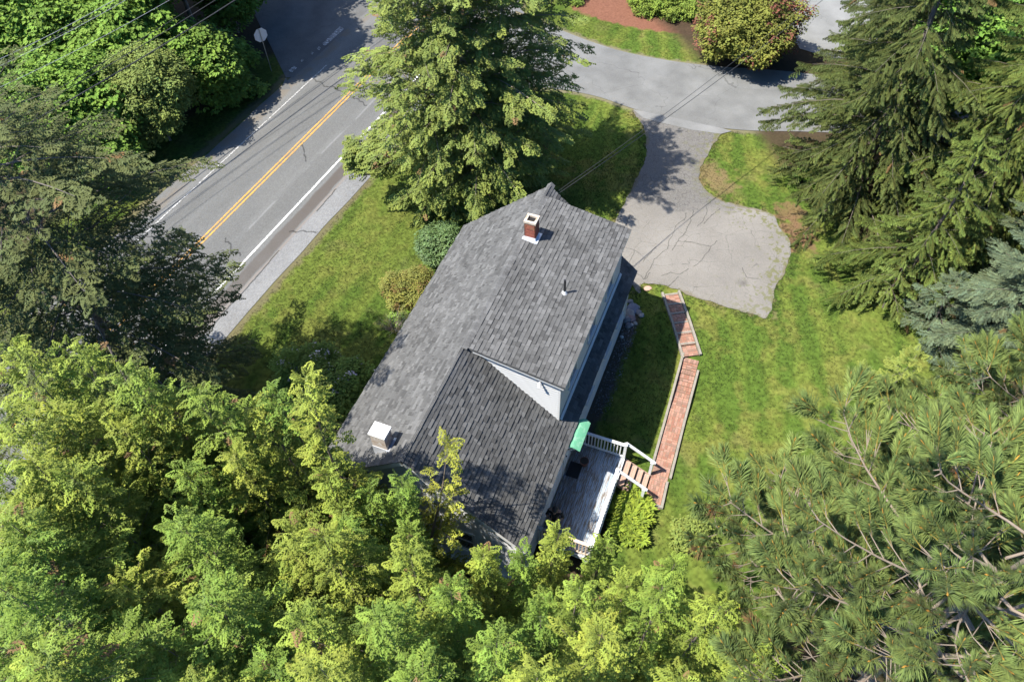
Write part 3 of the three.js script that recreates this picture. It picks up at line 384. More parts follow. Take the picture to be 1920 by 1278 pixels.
// ---------------------------------------------------------------- deck
const R7 = rng(7);
{
  const deck = thing('wooden_deck', 'weathered white painted wooden deck with railings and stairs beside the house', 'deck', [HX, 0, HZ], -HA);
  const F = 0.78, V0 = 3.6, V1 = 5.47, U0 = 1.62, U1 = 5.82;
  const wornAt = (seed, cover) => dataMap(128, 1024, (i, j) => { const n = fbm(i / 5, j / 70, seed, 4), m = fbm(i / 24, j / 60, seed + 5, 3), g = fbm(i / 2.2, j / 26, seed + 9, 2); const k = S(n * 0.62 + m * 0.45, cover, cover + 0.1); const wood = mix3([0.1, 0.083, 0.07], [0.2, 0.16, 0.125], g), paint = mix3([0.42, 0.45, 0.48], [0.26, 0.32, 0.38], S(m + 0.2 * (g - 0.5), 0.42, 0.62)); return mix3(wood, paint, k); });
  const worn = [mat([1, 1, 1], 0.8, { map: wornAt(301, 0.57) }), mat([1, 1, 1], 0.8, { map: wornAt(311, 0.52) }), mat([1, 1, 1], 0.8, { map: wornAt(321, 0.47) })];
  const rail = mat([0.6, 0.6, 0.59], 0.55);
  const n = 14, w = (V1 - V0) / n;
  for (let k = 0; k < n; k++) { const g = new MB(), x = V0 + k * w, o = R7() * 5; g.box(x + 0.004, F - 0.038, -U1 + 0.02 * R7(), x + w - 0.004, F + 0.003 * R7(), -U0); for (let i = 0; i < g.uv.length; i += 2) { g.uv[i] = g.uv[i] * 6; g.uv[i + 1] = g.uv[i + 1] * 0.24 + o; } part('floor_board', g.geo(), worn[Math.min(2, Math.floor(k / 5 + R7()))], deck); }
  part('rim', new MB().box(V1, F - 0.24, -U1 - 0.02, V1 + 0.035, F - 0.002, -U0 + 0.02).box(V0, F - 0.24, -U0, V1, F - 0.002, -U0 + 0.035).box(V0, F - 0.24, -U1 - 0.035, V1, F - 0.002, -U1).geo(), rail, deck);
  for (const [u, v] of [[U0 + 0.1, V1 - 0.1], [U1 - 0.1, V1 - 0.1], [3.7, V1 - 0.1], [U0 + 0.1, V0 + 0.1], [U1 - 0.1, V0 + 0.1]]) part('pier', new MB().box(v - 0.06, -0.1, -u - 0.06, v + 0.06, F - 0.24, -u + 0.06).geo(), trimDull, deck);
  const post = (u, v, y0, y1) => part('post', new MB().box(v - 0.05, y0, -u - 0.05, v + 0.05, y1, -u + 0.05).box(v - 0.065, y1, -u - 0.065, v + 0.065, y1 + 0.025, -u + 0.065).geo(), rail, deck);
  const T = F + 0.9; post(U1 - 0.05, V1 - 0.02, 0, T + 0.06); post(4.7, V1 - 0.02, 0, T + 0.02); post(U0 + 0.05, V1 - 0.02, 0, T + 0.02); post(U0 + 0.05, V0 + 0.06, F, T); post(U1 - 0.05, V0 + 0.06, F, T);
  function run(u0, v0, u1, v1, m) {
    part('top_rail', new MB().bar([v0, T, -u0], [v1, T, -u1], 0.11, 0.04).geo(), m, deck); part('bottom_rail', new MB().bar([v0, F + 0.1, -u0], [v1, F + 0.1, -u1], 0.05, 0.07).geo(), m, deck);
    const L = Math.hypot(u1 - u0, v1 - v0), k = Math.round(L / 0.125); for (let i = 1; i < k; i++) { const t = i / k, a = [mix(v0, v1, t), F + 0.11, -mix(u0, u1, t)]; part('baluster', new MB().box(a[0] - 0.02, a[1], a[2] - 0.02, a[0] + 0.02, T - 0.02, a[2] + 0.02).geo(), m, deck); }
  }
  const tanRail = mat([1, 1, 1], 0.7, { map: dataMap(64, 512, (i, j) => { const q = fbm(i / 5, j / 40, 331, 3); return mix3([0.42, 0.28, 0.18], [0.6, 0.5, 0.4], q); }) });
  run(U1 - 0.05, V0 + 0.1, U1 - 0.05, V1 - 0.07, rail); run(4.65, V1 - 0.02, U0 + 0.1, V1 - 0.02, rail); run(U0 + 0.05, V1 - 0.07, U0 + 0.05, V0 + 0.1, tanRail);
  // stairs
  const tread = mat([1, 1, 1], 0.85, { map: dataMap(64, 256, (i, j) => { const q = fbm(i / 6, j / 50, 341, 4); return mix3([0.3, 0.17, 0.12], [0.4, 0.29, 0.22], q); }) });
  for (let k = 0; k < 4; k++) { const v = V1 + 0.06 + k * 0.255, y = F - 0.155 * (k + 1); const g = new MB().box(v, y - 0.04, -5.78, v + 0.115, y, -4.78).box(v + 0.12, y - 0.04, -5.78, v + 0.235, y, -4.78); part('tread', g.geo(), tread, deck); }
  for (const u of [4.75, 5.81]) part('stringer', new MB().bar([V1 + 0.02, F - 0.2, -u], [V1 + 1.08, -0.02, -u], 0.04, 0.22).geo(), tread, deck);
  for (const u of [4.7, 5.86]) { post(u, 6.5, 0, 0.95); part('handrail', new MB().bar([V1 - 0.03, T + 0.02, -u], [6.62, 0.96, -u], 0.1, 0.045).geo(), rail, deck); }
  const mt = thing('doormat', 'black rectangular doormat lying on the deck before the door', 'mat', [HX, 0, HZ], -HA); part('pile', new MB().box(3.66, 0.785, -4.95, 4.12, 0.8, -4.32).geo(), mat([0.015, 0.015, 0.016], 1), mt);
  const pot = thing('flower_pot', 'small brown pot standing on the deck under the green hood', 'pot', [...((q) => [q[0], 0.786, q[1]])(uv2w(4.98, 4.16))]); part('bowl', new MB().tube([[0, 0, 0], [0, 0.06, 0], [0, 0.26, 0], [0, 0.29, 0]], [0.1, 0.115, 0.16, 0.17], 14).geo(), mat([0.16, 0.06, 0.035], 0.8), pot); part('soil', new MB().tube([[0, 0.29, 0], [0, 0.3, 0]], [0.15, 0.02], 12).geo(), mat([0.04, 0.03, 0.02], 1), pot);
}

// ---------------------------------------------------------------- brick path
{
  const path = new THREE.Group(); path.name = 'brick_path'; scene.add(path); tag(path, 'red brick path edged with grey timbers leading to the deck stairs', null, null, 'structure');
  const clay = [0, 1, 2, 3, 4].map((k) => mat([1, 1, 1], 0.9, { map: dataMap(64, 64, (i, j) => { const n = fbm(i / 12, j / 12, 351 + k * 7, 4), b = [[0.26, 0.125, 0.085], [0.23, 0.105, 0.07], [0.3, 0.155, 0.11], [0.2, 0.11, 0.08], [0.27, 0.145, 0.11]][k]; const q = 0.75 + 0.5 * n; return mix3([b[0] * q, b[1] * q, b[2] * q], [0.3, 0.26, 0.16], 0.5 * S(n, 0.62, 0.75)); }) }));
  const brickGeo = (() => { const g = new MB(), a = 0.5, c = 0.47; g.quad([-c, 0, c], [c, 0, c], [c, 0, -c], [-c, 0, -c]); const e = [[-c, c], [c, c], [c, -c], [-c, -c]], o = [[-a, a], [a, a], [a, -a], [-a, -a]]; for (let i = 0; i < 4; i++) { const j = (i + 1) % 4; g.quad([o[i][0], -0.012, o[i][1]], [o[j][0], -0.012, o[j][1]], [e[j][0], 0, e[j][1]], [e[i][0], 0, e[i][1]]); g.quad([o[i][0], -0.06, o[i][1]], [o[j][0], -0.06, o[j][1]], [o[j][0], -0.012, o[j][1]], [o[i][0], -0.012, o[i][1]]); } return g.geo(0.3); })();
  const timberMap = dataMap(64, 512, (i, j) => { const n = fbm(i / 4, j / 60, 381, 4), m = fbm(i / 10, j / 20, 385, 3); return mix3(mix3([0.27, 0.24, 0.2], [0.16, 0.14, 0.115], n), [0.19, 0.2, 0.12], 0.4 * S(m, 0.6, 0.75)); }), timber = mat([1, 1, 1], 0.92, { map: timberMap });
  const R = rng(19), sand = mat([0.2, 0.165, 0.11], 1), bed = new MB();
  function section(a, b, width, steps, run = 0.06) {
    const dx = b[0] - a[0], dz = b[1] - a[1], L = Math.hypot(dx, dz), d = [dx / L, dz / L], n = [-d[1], d[0]], turn = Math.atan2(d[0], d[1]);
    const yAt = (s) => { if (!steps) return hgt(a[0] + d[0] * s, a[1] + d[1] * s) + 0.035; let i = 0; while (i + 1 < steps.length - 1 && s >= steps[i + 1] * L) i++; const m = (steps[i] + steps[i + 1]) / 2 * L; return hgt(a[0] + d[0] * m, a[1] + d[1] * m) + 0.06; };
    const P = (s, t) => [a[0] + d[0] * s + n[0] * t, a[1] + d[1] * s + n[1] * t];
    for (let s = 0.02; s < L - 0.05;) {
      const lay = R() < 0.55, rowH = lay ? 0.105 : 0.215, k = lay ? Math.round(width / 0.215) : Math.round(width / 0.107), y = yAt(s + rowH / 2);
      for (let i = 0; i < k; i++) { const w = width / k, t = -width / 2 + (i + 0.5) * w, [x, z] = P(s + rowH / 2, t), m = part('brick', brickGeo, clay[Math.floor(R() * 5)], path); m.scale.set(w - 0.008, 1, rowH - 0.008); m.position.set(x, y + 0.006 * (R() - 0.5), z); m.rotation.set(0.02 * (R() - 0.5), turn + 0.03 * (R() - 0.5), 0.02 * (R() - 0.5)); }
      const [p, q, r2, e] = [P(s, -width / 2), P(s, width / 2), P(s + rowH, width / 2), P(s + rowH, -width / 2)]; bed.quad([p[0], y - 0.012, p[1]], [q[0], y - 0.012, q[1]], [r2[0], y - 0.012, r2[1]], [e[0], y - 0.012, e[1]]); s += rowH;
    }
    if (steps) for (const f of steps.slice(0, -1)) { const [p, q] = [P(f * L + 0.0, -width / 2), P(f * L, width / 2)], y = yAt(f * L - 0.03) + 0.012; part('riser_timber', new MB().bar([p[0], y - 0.06, p[1]], [q[0], y - 0.06, q[1]], 0.085, 0.14).geo(), timber, path); }
    return P;
  }
  const steps = [0, 0.17, 0.33, 0.49, 0.66, 0.83, 1], Pu = section(...PATHC.up, 0.62, steps), Pl = section(...PATHC.low, 0.64), Pe = section(...PATHC.end, 0.6);
  part('joint_sand', bed.geo(0), sand, path);
  const edge = (a, b, h = 0.12, lift = 0.07) => part('edge_timber', new MB().bar([a[0], hgt(...a) + lift, a[1]], [b[0], hgt(...b) + lift, b[1]], 0.095, h).geo(), timber, path);
  const Lu = Math.hypot(PATHC.up[1][0] - PATHC.up[0][0], PATHC.up[1][1] - PATHC.up[0][1]), Ll = Math.hypot(PATHC.low[1][0] - PATHC.low[0][0], PATHC.low[1][1] - PATHC.low[0][1]), Le = Math.hypot(PATHC.end[1][0] - PATHC.end[0][0], PATHC.end[1][1] - PATHC.end[0][1]);
  for (const s of [-1, 1]) for (const [f, g] of [[-0.03, 0.5], [0.5, 1.02]]) edge(Pu(Lu * f, s * 0.37), Pu(Lu * g, s * 0.37), 0.14, 0.1);
  edge(Pl(0.5, -0.38), Pl(Ll * 0.52, -0.37)); edge(Pl(Ll * 0.52, -0.37), Pl(Ll - 0.02, -0.39)); edge(Pl(-0.1, 0.38), Pl(Ll * 0.46, 0.37)); edge(Pl(Ll * 0.46, 0.37), Pl(Ll - 0.5, 0.37)); edge(Pe(0.1, -0.36), Pe(Le, -0.35)); edge(Pe(Le + 0.04, -0.4), Pe(Le + 0.04, 0.36));
}

// ---------------------------------------------------------------- stones and gravel by the house corner
{
  const ico = new THREE.IcosahedronGeometry(1, 3), stoneGeo = [1, 2, 3].map((k) => { const g = ico.clone(), p = g.attributes.position; for (let i = 0; i < p.count; i++) { const x = p.getX(i), y = p.getY(i), z = p.getZ(i), f = 0.78 + 0.45 * fbm(x * 1.1 + 5 * k, y * 1.1 + z * 1.3 + 9 * k, 401 + k, 3); p.setXYZ(i, x * f, y * f, z * f); } g.computeVertexNormals(); return g; });
  const stoneMap = dataMap(128, 128, (i, j) => { const n = fbm(i / 14, j / 14, 411, 5), q = 0.7 + 0.6 * n; return [q, q, q]; });
  const list = [[1187.5,579, 0.3, 0.12, [0.14, 0.155, 0.2], 'large flat blue grey stone lying against the house corner'], [1181,590, 0.27, 0.14, [0.2, 0.2, 0.195], 'long pale grey stone in the pile by the house corner'], [1197,586, 0.14, 0.1, [0.19, 0.18, 0.18]], [1202,592, 0.13, 0.09, [0.3, 0.28, 0.26], 'small pale round stone at the outer end of the pile'], [1184,598, 0.19, 0.13, [0.22, 0.16, 0.16], 'reddish stone in the middle of the stone pile'], [1173,602, 0.2, 0.16, [0.15, 0.155, 0.165], 'dark upright stone of the pile touching the house wall'], [1177,610, 0.16, 0.13, [0.16, 0.16, 0.17], 'dark grey stone at the near end of the pile'], [1195,577, 0.12, 0.09, [0.18, 0.18, 0.185]], [1184.5,609, 0.085, 0.06, [0.48, 0.46, 0.42], 'small white stone on the grass beside the dark stones'], [1166,630, 0.085, 0.06, [0.46, 0.44, 0.4], 'small white stone in the gravel strip along the wall'], [1191,606, 0.12, 0.05, [0.26, 0.25, 0.23]], [1176,565, 0.14, 0.08, [0.17, 0.17, 0.175]]];
  const at = [[5.3, -21.48], [5.11, -21.16], [5.49, -21.26], [5.59, -21.08], [5.16, -20.93], [4.93, -20.83], [4.98, -20.56], [5.48, -21.53], [5.13, -20.63], [4.66, -20.07], [5.29, -20.7], [5.22, -21.88]];
  list.forEach(([, , r, h, c, label], i) => { const t = thing('stone', label ?? ['', '', 'small grey stone between the flat blue stone and the pale round one', '', '', '', '', 'small grey stone behind the flat blue grey stone', '', '', 'flat greenish stone in the grass beside the white stone', 'small grey stone next to the house corner post'][i], 'stone', [at[i][0], hgt(...at[i]) + h * 0.45, at[i][1]], R7() * 6, 'stones at the house corner'); const m = part('rock', stoneGeo[i % 3], mat(c, 0.9, { map: stoneMap }), t); m.scale.set(r, h, r * (0.75 + 0.2 * R7())); });
  const slab = thing('stepping_stone', 'flat pinkish stone set in the grass between driveway and house', 'stone', ((q) => [q[0], hgt(...q) + 0.015, q[1]])([6.07, -22.62]), 0.4); const sm = part('rock', stoneGeo[1], mat([0.4, 0.25, 0.19], 0.9, { map: stoneMap }), slab); sm.scale.set(0.2, 0.045, 0.14);
  const pebble = new THREE.IcosahedronGeometry(1, 0), N = 900, im = new THREE.InstancedMesh(pebble, mat([1, 1, 1], 0.9), N), o = new THREE.Object3D(); im.name = 'gravel'; tag(im, 'grey gravel strip along the foot of the house wall', 'gravel', null, 'stuff');
  for (let i = 0; i < N; i++) { const u = mix(7.6, 12.4, Math.pow(R7(), 0.8)), v = 3.62 + Math.pow(R7(), 1.3) * 0.62, [x, z] = uv2w(u, v), r = 0.012 + 0.03 * R7() * R7(); o.position.set(x, hgt(x, z) + r * 0.4, z); o.scale.set(r, r * 0.7, r * 0.85); o.rotation.set(R7() * 6, R7() * 6, R7() * 6); o.updateMatrix(); im.setMatrixAt(i, o.matrix); const t = 0.1 + 0.32 * R7() * R7(); im.setColorAt(i, C(t, t * 0.97, t * 0.95)); }
  scene.add(im);
}

// ---------------------------------------------------------------- signs and wires
{
  const [x, z] = [-13.82, -41.24], s = thing('stop_sign', 'octagonal stop sign seen from its grey back on a thin post', 'sign', [x, hgt(x, z), z], Math.atan2(-0.62, -0.78));
  const steel = mat([0.3, 0.32, 0.31], 0.45, { metalness: 0.6 }); part('post', new MB().bar([0, -0.1, 0], [0.02, 2.72, 0], 0.055, 0.035, [1, 0, 0]).geo(), steel, s);
  const oct = new THREE.Shape(); for (let i = 0; i < 8; i++) { const a = Math.PI / 8 + i * Math.PI / 4, r = 0.42; i ? oct.lineTo(Math.cos(a) * r, Math.sin(a) * r) : oct.moveTo(Math.cos(a) * r, Math.sin(a) * r); }
  const pl = part('plate', new THREE.ExtrudeGeometry(oct, { depth: 0.006, bevelEnabled: false }), mat([0.62, 0.64, 0.66], 0.5, { metalness: 0.15 }), s); pl.position.set(0, 2.3, 0.028);
  const cv = document.createElement('canvas'); cv.width = cv.height = 256; const c2 = cv.getContext('2d'); c2.fillStyle = '#b0151c'; c2.fillRect(0, 0, 256, 256); c2.strokeStyle = '#fff'; c2.lineWidth = 8; c2.beginPath(); for (let i = 0; i < 8; i++) { const a = Math.PI / 8 + i * Math.PI / 4; c2.lineTo(128 + Math.cos(a) * 122, 128 + Math.sin(a) * 122); } c2.closePath(); c2.stroke(); c2.fillStyle = '#fff'; c2.font = 'bold 78px sans-serif'; c2.textAlign = 'center'; c2.textBaseline = 'middle'; c2.fillText('STOP', 128, 132);
  const tx = new THREE.CanvasTexture(cv); tx.colorSpace = THREE.SRGBColorSpace; const fg = new THREE.ShapeGeometry(oct), up = fg.attributes.position, uu = fg.attributes.uv; for (let i = 0; i < up.count; i++) uu.setXY(i, up.getX(i) / 0.84 + 0.5, up.getY(i) / 0.84 + 0.5); const face = part('face', fg, mat([1, 1, 1], 0.4, { map: tx }), pl); face.position.z = 0.009;
  const [px, pz] = [3.16, -46.33], q = thing('sign_post', 'thin black post with a small sign on the grass verge across the street', 'sign', [px, hgt(px, pz), pz], 0.5); part('post', new MB().tube([[0, -0.1, 0], [0, 1.95, 0]], 0.032, 8).geo(), mat([0.015, 0.015, 0.016], 0.6), q); part('panel', new MB().box(-0.2, 1.45, 0.034, 0.2, 2.0, 0.055).geo(), mat([0.02, 0.02, 0.02], 0.6), q);
}
{
  const black = mat([0.03, 0.03, 0.032], 0.6), grey = mat([0.28, 0.28, 0.29], 0.5);
  const wire = (a, b, sag, r, m, label, group) => { const A = V(...a), B = V(...b), d = B.clone().sub(A), pts = []; const e0 = -0.9, e1 = 1.9; for (let i = 0; i <= 24; i++) { const t = mix(e0, e1, i / 24), p = A.clone().addScaledVector(d, t); p.y += sag * (t - 0.5) * (t - 0.5) - sag * 0.25; pts.push(p.toArray()); } const g = thing('power_line', label, 'wire', [0, 0, 0], 0, group); part('cable', new MB().tube(pts, r, 6).geo(), m, g); };
  const pole = 'overhead lines along the road';
  wire([-20.25, 9, -28.53], [-16.94, 9, -32.89], 0.25, 0.012, grey, 'thin overhead wire highest above the roadside trees', pole);
  wire([-20.58, 8.6, -28.84], [-17.08, 8.6, -33.5], 0.25, 0.012, black, 'upper of two close overhead wires over the maples', pole); wire([-20.64, 8.5, -28.85], [-17.05, 8.5, -33.59], 0.25, 0.012, grey, 'lower of two close overhead wires over the maples', pole);
  wire([-20.06, 7.5, -30.1], [-15.74, 7.5, -35.6], 0.25, 0.011, grey, 'single overhead wire midway between the two wire bundles', pole);
  wire([-20.17, 6.3, -30.04], [-15.03, 6.3, -37.78], 0.22, 0.014, black, 'overhead wire third from the road side of the lines', pole); wire([-20.01, 6.1, -30.2], [-14.55, 6.1, -38.12], 0.22, 0.02, black, 'dark overhead cable second from the road side', pole); wire([-19.19, 6, -30.23], [-13.6, 6, -38.25], 0.22, 0.032, black, 'thick black overhead cable nearest the road', pole);
  const svc = (a, b, sag, r, m, label) => { const A = V(...a), B = V(...b), pts = []; for (let i = 0; i <= 20; i++) { const t = i / 20, p = A.clone().lerp(B, t); p.y -= sag * 4 * t * (1 - t); pts.push(p.toArray()); } const g = thing('service_line', label, 'wire', [0, 0, 0], 0, 'service lines to the house'); part('cable', new MB().tube(pts, r, 6).geo(), m, g); };
  const [hx, hz] = uv2w(12.4, 0.05), far = [22, 7.4, -42.5];
  svc([hx, 6.35, hz], far, 0.55, 0.009, black, 'upper service wire from the house gable over the driveway'); svc([hx, 6.22, hz], [far[0] + 0.1, far[1] - 0.55, far[2] + 0.3], 0.5, 0.012, black, 'lower thicker service wire from the house gable over the driveway');
}

// ---------------------------------------------------------------- the person on the deck
{
  const sdCap = (p, a, b, ra, rb) => { const bx = b[0] - a[0], by = b[1] - a[1], bz = b[2] - a[2], px = p[0] - a[0], py = p[1] - a[1], pz = p[2] - a[2], t = clamp((px * bx + py * by + pz * bz) / (bx * bx + by * by + bz * bz || 1)); return Math.hypot(px - bx * t, py - by * t, pz - bz * t) - mix(ra, rb, t); };
  function meshField(bones, k, min, max, res) {           // smooth union of tapered bones
    const mc = new MarchingCubes(res, mat([1, 1, 1]), false, false, 60000), c = [0, 1, 2].map((i) => (min[i] + max[i]) / 2), h = Math.max(...[0, 1, 2].map((i) => (max[i] - min[i]) / 2)); mc.isolation = 0;
    for (let z = 0; z < res; z++) for (let y = 0; y < res; y++) for (let x = 0; x < res; x++) { const p = [c[0] + (x / (res / 2) - 1) * h, c[1] + (y / (res / 2) - 1) * h, c[2] + (z / (res / 2) - 1) * h]; let d = 1; for (const [a, b, ra, rb, sx] of bones) { const e = sdCap(p, a, b, ra, rb); if (e < 0.25 || d > 0.9) { const q = clamp(0.5 + 0.5 * (d - e) / k); d = mix(d, e, q) - k * q * (1 - q); } } mc.field[x + y * res + z * res * res] = -d; }
    mc.update(); const g = new THREE.BufferGeometry(), n = mc.count, P = new Float32Array(n * 3); for (let i = 0; i < n; i++) { P[i * 3] = mc.positionArray[i * 3] * h + c[0]; P[i * 3 + 1] = mc.positionArray[i * 3 + 1] * h + c[1]; P[i * 3 + 2] = mc.positionArray[i * 3 + 2] * h + c[2]; }
    g.setAttribute('position', new THREE.BufferAttribute(P, 3)); g.setAttribute('normal', new THREE.BufferAttribute(mc.normalArray.slice(0, n * 3), 3)); return g;
  }
  const [x, z] = uv2w(2.2, 3.98), who = thing('person', 'person in black top and blue jeans standing on the deck holding a small controller', 'person', [x, 0.785, z], -HA + 0.12);   // local +z looks over the near railing
  const hip = 0.92, sh = 1.42, B = [
    [[0, hip, 0], [0, 1.18, -0.01], 0.135, 0.125], [[-0.06, hip, 0], [0.06, hip, 0], 0.12, 0.12], [[0, 1.18, 0], [0, 1.38, 0], 0.135, 0.13], [[-0.1, 1.36, 0], [0.1, 1.36, 0], 0.1, 0.1], [[-0.17, sh, 0], [0.17, sh, 0], 0.07, 0.07], [[0, 1.42, 0.01], [0, 1.56, 0.05], 0.065, 0.055]];
  for (const s of [-1, 1]) B.push([[s * 0.1, hip - 0.04, 0], [s * 0.115, 0.5, 0.02], 0.095, 0.065], [[s * 0.115, 0.5, 0.02], [s * 0.12, 0.09, -0.02], 0.062, 0.043], [[s * 0.12, 0.05, -0.03], [s * 0.14, 0.035, 0.16], 0.045, 0.038], [[s * 0.205, 1.4, 0], [s * 0.27, 1.13, 0.02], 0.06, 0.047], [[s * 0.27, 1.13, 0.02], [s * 0.12, 1.08, 0.25], 0.044, 0.032]);
  const body = meshField(B, 0.05, [-0.45, -0.02, -0.3], [0.45, 1.7, 0.4], 104);
  // head bowed forward, with brow, nose, chin and ears
  const hy = 1.66, hz = 0.09, head = meshField([[[0, hy + 0.03, hz - 0.015], [0, hy + 0.02, hz + 0.02], 0.095, 0.088], [[0, hy - 0.04, hz + 0.045], [0, hy - 0.085, hz + 0.075], 0.062, 0.042], [[0, hy + 0.0, hz + 0.105], [0, hy - 0.03, hz + 0.122], 0.012, 0.016], [[-0.03, hy + 0.02, hz + 0.095], [0.03, hy + 0.02, hz + 0.095], 0.016, 0.016], [[-0.018, hy - 0.062, hz + 0.108], [0.018, hy - 0.062, hz + 0.108], 0.008, 0.008], [[-0.09, hy + 0.01, hz], [-0.095, hy - 0.03, hz], 0.018, 0.012], [[0.09, hy + 0.01, hz], [0.095, hy - 0.03, hz], 0.018, 0.012], [[0, hy - 0.09, 0.06], [0, hy - 0.02, 0.08], 0.052, 0.06]], 0.018, [-0.13, hy - 0.17, -0.06], [0.13, hy + 0.15, 0.24], 64);
  const hands = []; for (const s of [-1, 1]) { const b = [[[s * 0.115, 1.082, 0.25], [s * 0.085, 1.075, 0.31], 0.03, 0.032]]; for (let f = 0; f < 4; f++) { const y = 1.1 - f * 0.019, l = [0.034, 0.042, 0.039, 0.03][f]; b.push([[s * 0.085, y, 0.315], [s * 0.072, y - 0.003, 0.33 + l * 0.5], 0.0095, 0.009], [[s * 0.072, y - 0.003, 0.33 + l * 0.5], [s * (0.05 - 0.1 * l), y - 0.004, 0.338 + l * 0.5], 0.009, 0.0075]); } b.push([[s * 0.1, 1.1, 0.285], [s * 0.066, 1.117, 0.3], 0.012, 0.01], [[s * 0.066, 1.117, 0.3], [s * 0.045, 1.112, 0.318], 0.01, 0.0085]); hands.push(meshField(b, 0.009, [s > 0 ? 0 : -0.15, 1, 0.2], [s > 0 ? 0.15 : 0, 1.15, 0.4], 56)); }
  const all = mergeGeometries([body, head, ...hands]), p = all.attributes.position, col = new Float32Array(p.count * 3), nb = body.attributes.position.count, nh = nb + head.attributes.position.count;
  for (let i = 0; i < p.count; i++) { const X = Math.abs(p.getX(i)), y = p.getY(i), zz = p.getZ(i); let c = [0.36, 0.21, 0.15]; if (i < nb) { if (y < 0.075) c = [0.03, 0.028, 0.027]; else if (y < 0.93 && !(zz > 0.12)) c = [0.03, 0.045, 0.085]; else if (y < 1.47 && !(zz > 0.07 && y < 1.2 && X > 0.08) ) c = [0.012, 0.012, 0.013]; } else if (i < nh) { if (zz > hz + 0.085 && y > hy + 0.002 && y < hy + 0.014 && X > 0.018 && X < 0.044) c = [0.05, 0.035, 0.03]; if (zz > hz + 0.1 && Math.abs(y - hy + 0.062) < 0.006 && X < 0.024) c = [0.3, 0.12, 0.1]; } col.set(c, i * 3); }
  all.setAttribute('color', new THREE.BufferAttribute(col, 3)); part('body', all, mat([1, 1, 1], 0.85, { vertexColors: true }), who);
  part('hair', meshField([[[0, hy + 0.05, hz - 0.03], [0, hy + 0.055, hz + 0.025], 0.1, 0.088], [[0, hy, hz - 0.055], [0, hy + 0.04, hz - 0.04], 0.075, 0.085]], 0.03, [-0.13, hy - 0.12, -0.1], [0.13, hy + 0.17, 0.23], 48), mat([0.02, 0.016, 0.013], 0.7), who);
  const rc = thing('remote_controller', 'small pale hand controller held by the person on the deck', 'controller', [x, 0.785, z], -HA + 0.12); part('case', new MB().box(-0.075, 1.065, 0.3, 0.075, 1.1, 0.36).geo(), mat([0.55, 0.56, 0.58], 0.5), rc); part('screen', new MB().bar([0, 1.105, 0.355], [0, 1.17, 0.4], 0.15, 0.008).geo(), mat([0.03, 0.03, 0.035], 0.2), rc); for (const s of [-1, 1]) part('stick', new MB().tube([[s * 0.035, 1.1, 0.325], [s * 0.035, 1.12, 0.325]], 0.006, 6).geo(), mat([0.1, 0.1, 0.1], 0.5), rc);
}

// ---------------------------------------------------------------- foliage pieces: each grows along +z from the origin, face up +y, 1 unit long
const leafMat = (o = {}) => mat([1, 1, 1], 0.92, { vertexColors: true, transmission: 0.38, specularIntensity: 0.35, ...o });
function blade(mb, p, d, L, w, up, fold = 0) {          // a pointed leaf of two (flat) or four (folded) faces
  const D = V(...d).normalize(), s = D.clone().cross(V(...up)).normalize(), n = s.clone().cross(D), A = V(...p), at = (f, k, r) => A.clone().addScaledVector(D, L * f).addScaledVector(s, w * k).addScaledVector(n, r).toArray();
  if (!fold) mb.quad(A.toArray(), at(0.45, 1, 0), at(1, 0, 0), at(0.45, -1, 0)); else { mb.quad(A.toArray(), at(0.42, 1, fold), at(1, 0, 0), at(0.4, 0, 0)); mb.quad(A.toArray(), at(0.4, 0, 0), at(1, 0, 0), at(0.42, -1, fold)); }
}
function frond(seed, n, sub, droop, wid, lw, tipTint) {  // flat scaly spray
  const mb = new MB(), R = rng(seed), at = (t) => [0.03 * Math.sin(t * 5 + seed), -droop * t * t + 0.06 * t, t];
  for (let i = 0; i < n; i++) for (const s of [-1, 1]) {
    const t = (i + 0.35 + 0.3 * (s + 1) / 2) / n, p = at(t), L = (wid * (1 - Math.pow(t, 1.6)) + 0.1) * (0.8 + 0.4 * R()), a = 0.75 + 0.25 * R(), d = [s * Math.sin(a), -0.25 - 0.35 * R() - droop * t, Math.cos(a)];
    const tint = (k) => { mb.col = mix3([0.98, 1, 1], tipTint, k); };
    tint(t * 0.7); blade(mb, p, d, L, lw * 0.8, [0, 1, 0]);
    for (let k = 0; k < sub; k++) for (const e of [-1, 1]) { const f = (k + 0.6) / (sub + 0.3), q = [p[0] + d[0] * L * f, p[1] + d[1] * L * f, p[2] + d[2] * L * f], b = a * s + e * (0.6 + 0.3 * R()); tint(clamp(t * 0.6 + f * 0.5)); blade(mb, q, [Math.sin(b), -0.3 - 0.3 * R(), Math.cos(b)], L * (0.5 - 0.25 * f) + 0.04, lw, [0.3 * (R() - 0.5), 1, 0.3 * (R() - 0.5)]); }
  }
  mb.col = tipTint; blade(mb, at(0.85), [0, -droop, 1], 0.22, lw * 1.2, [0, 1, 0]); return mb.geo(0);
}
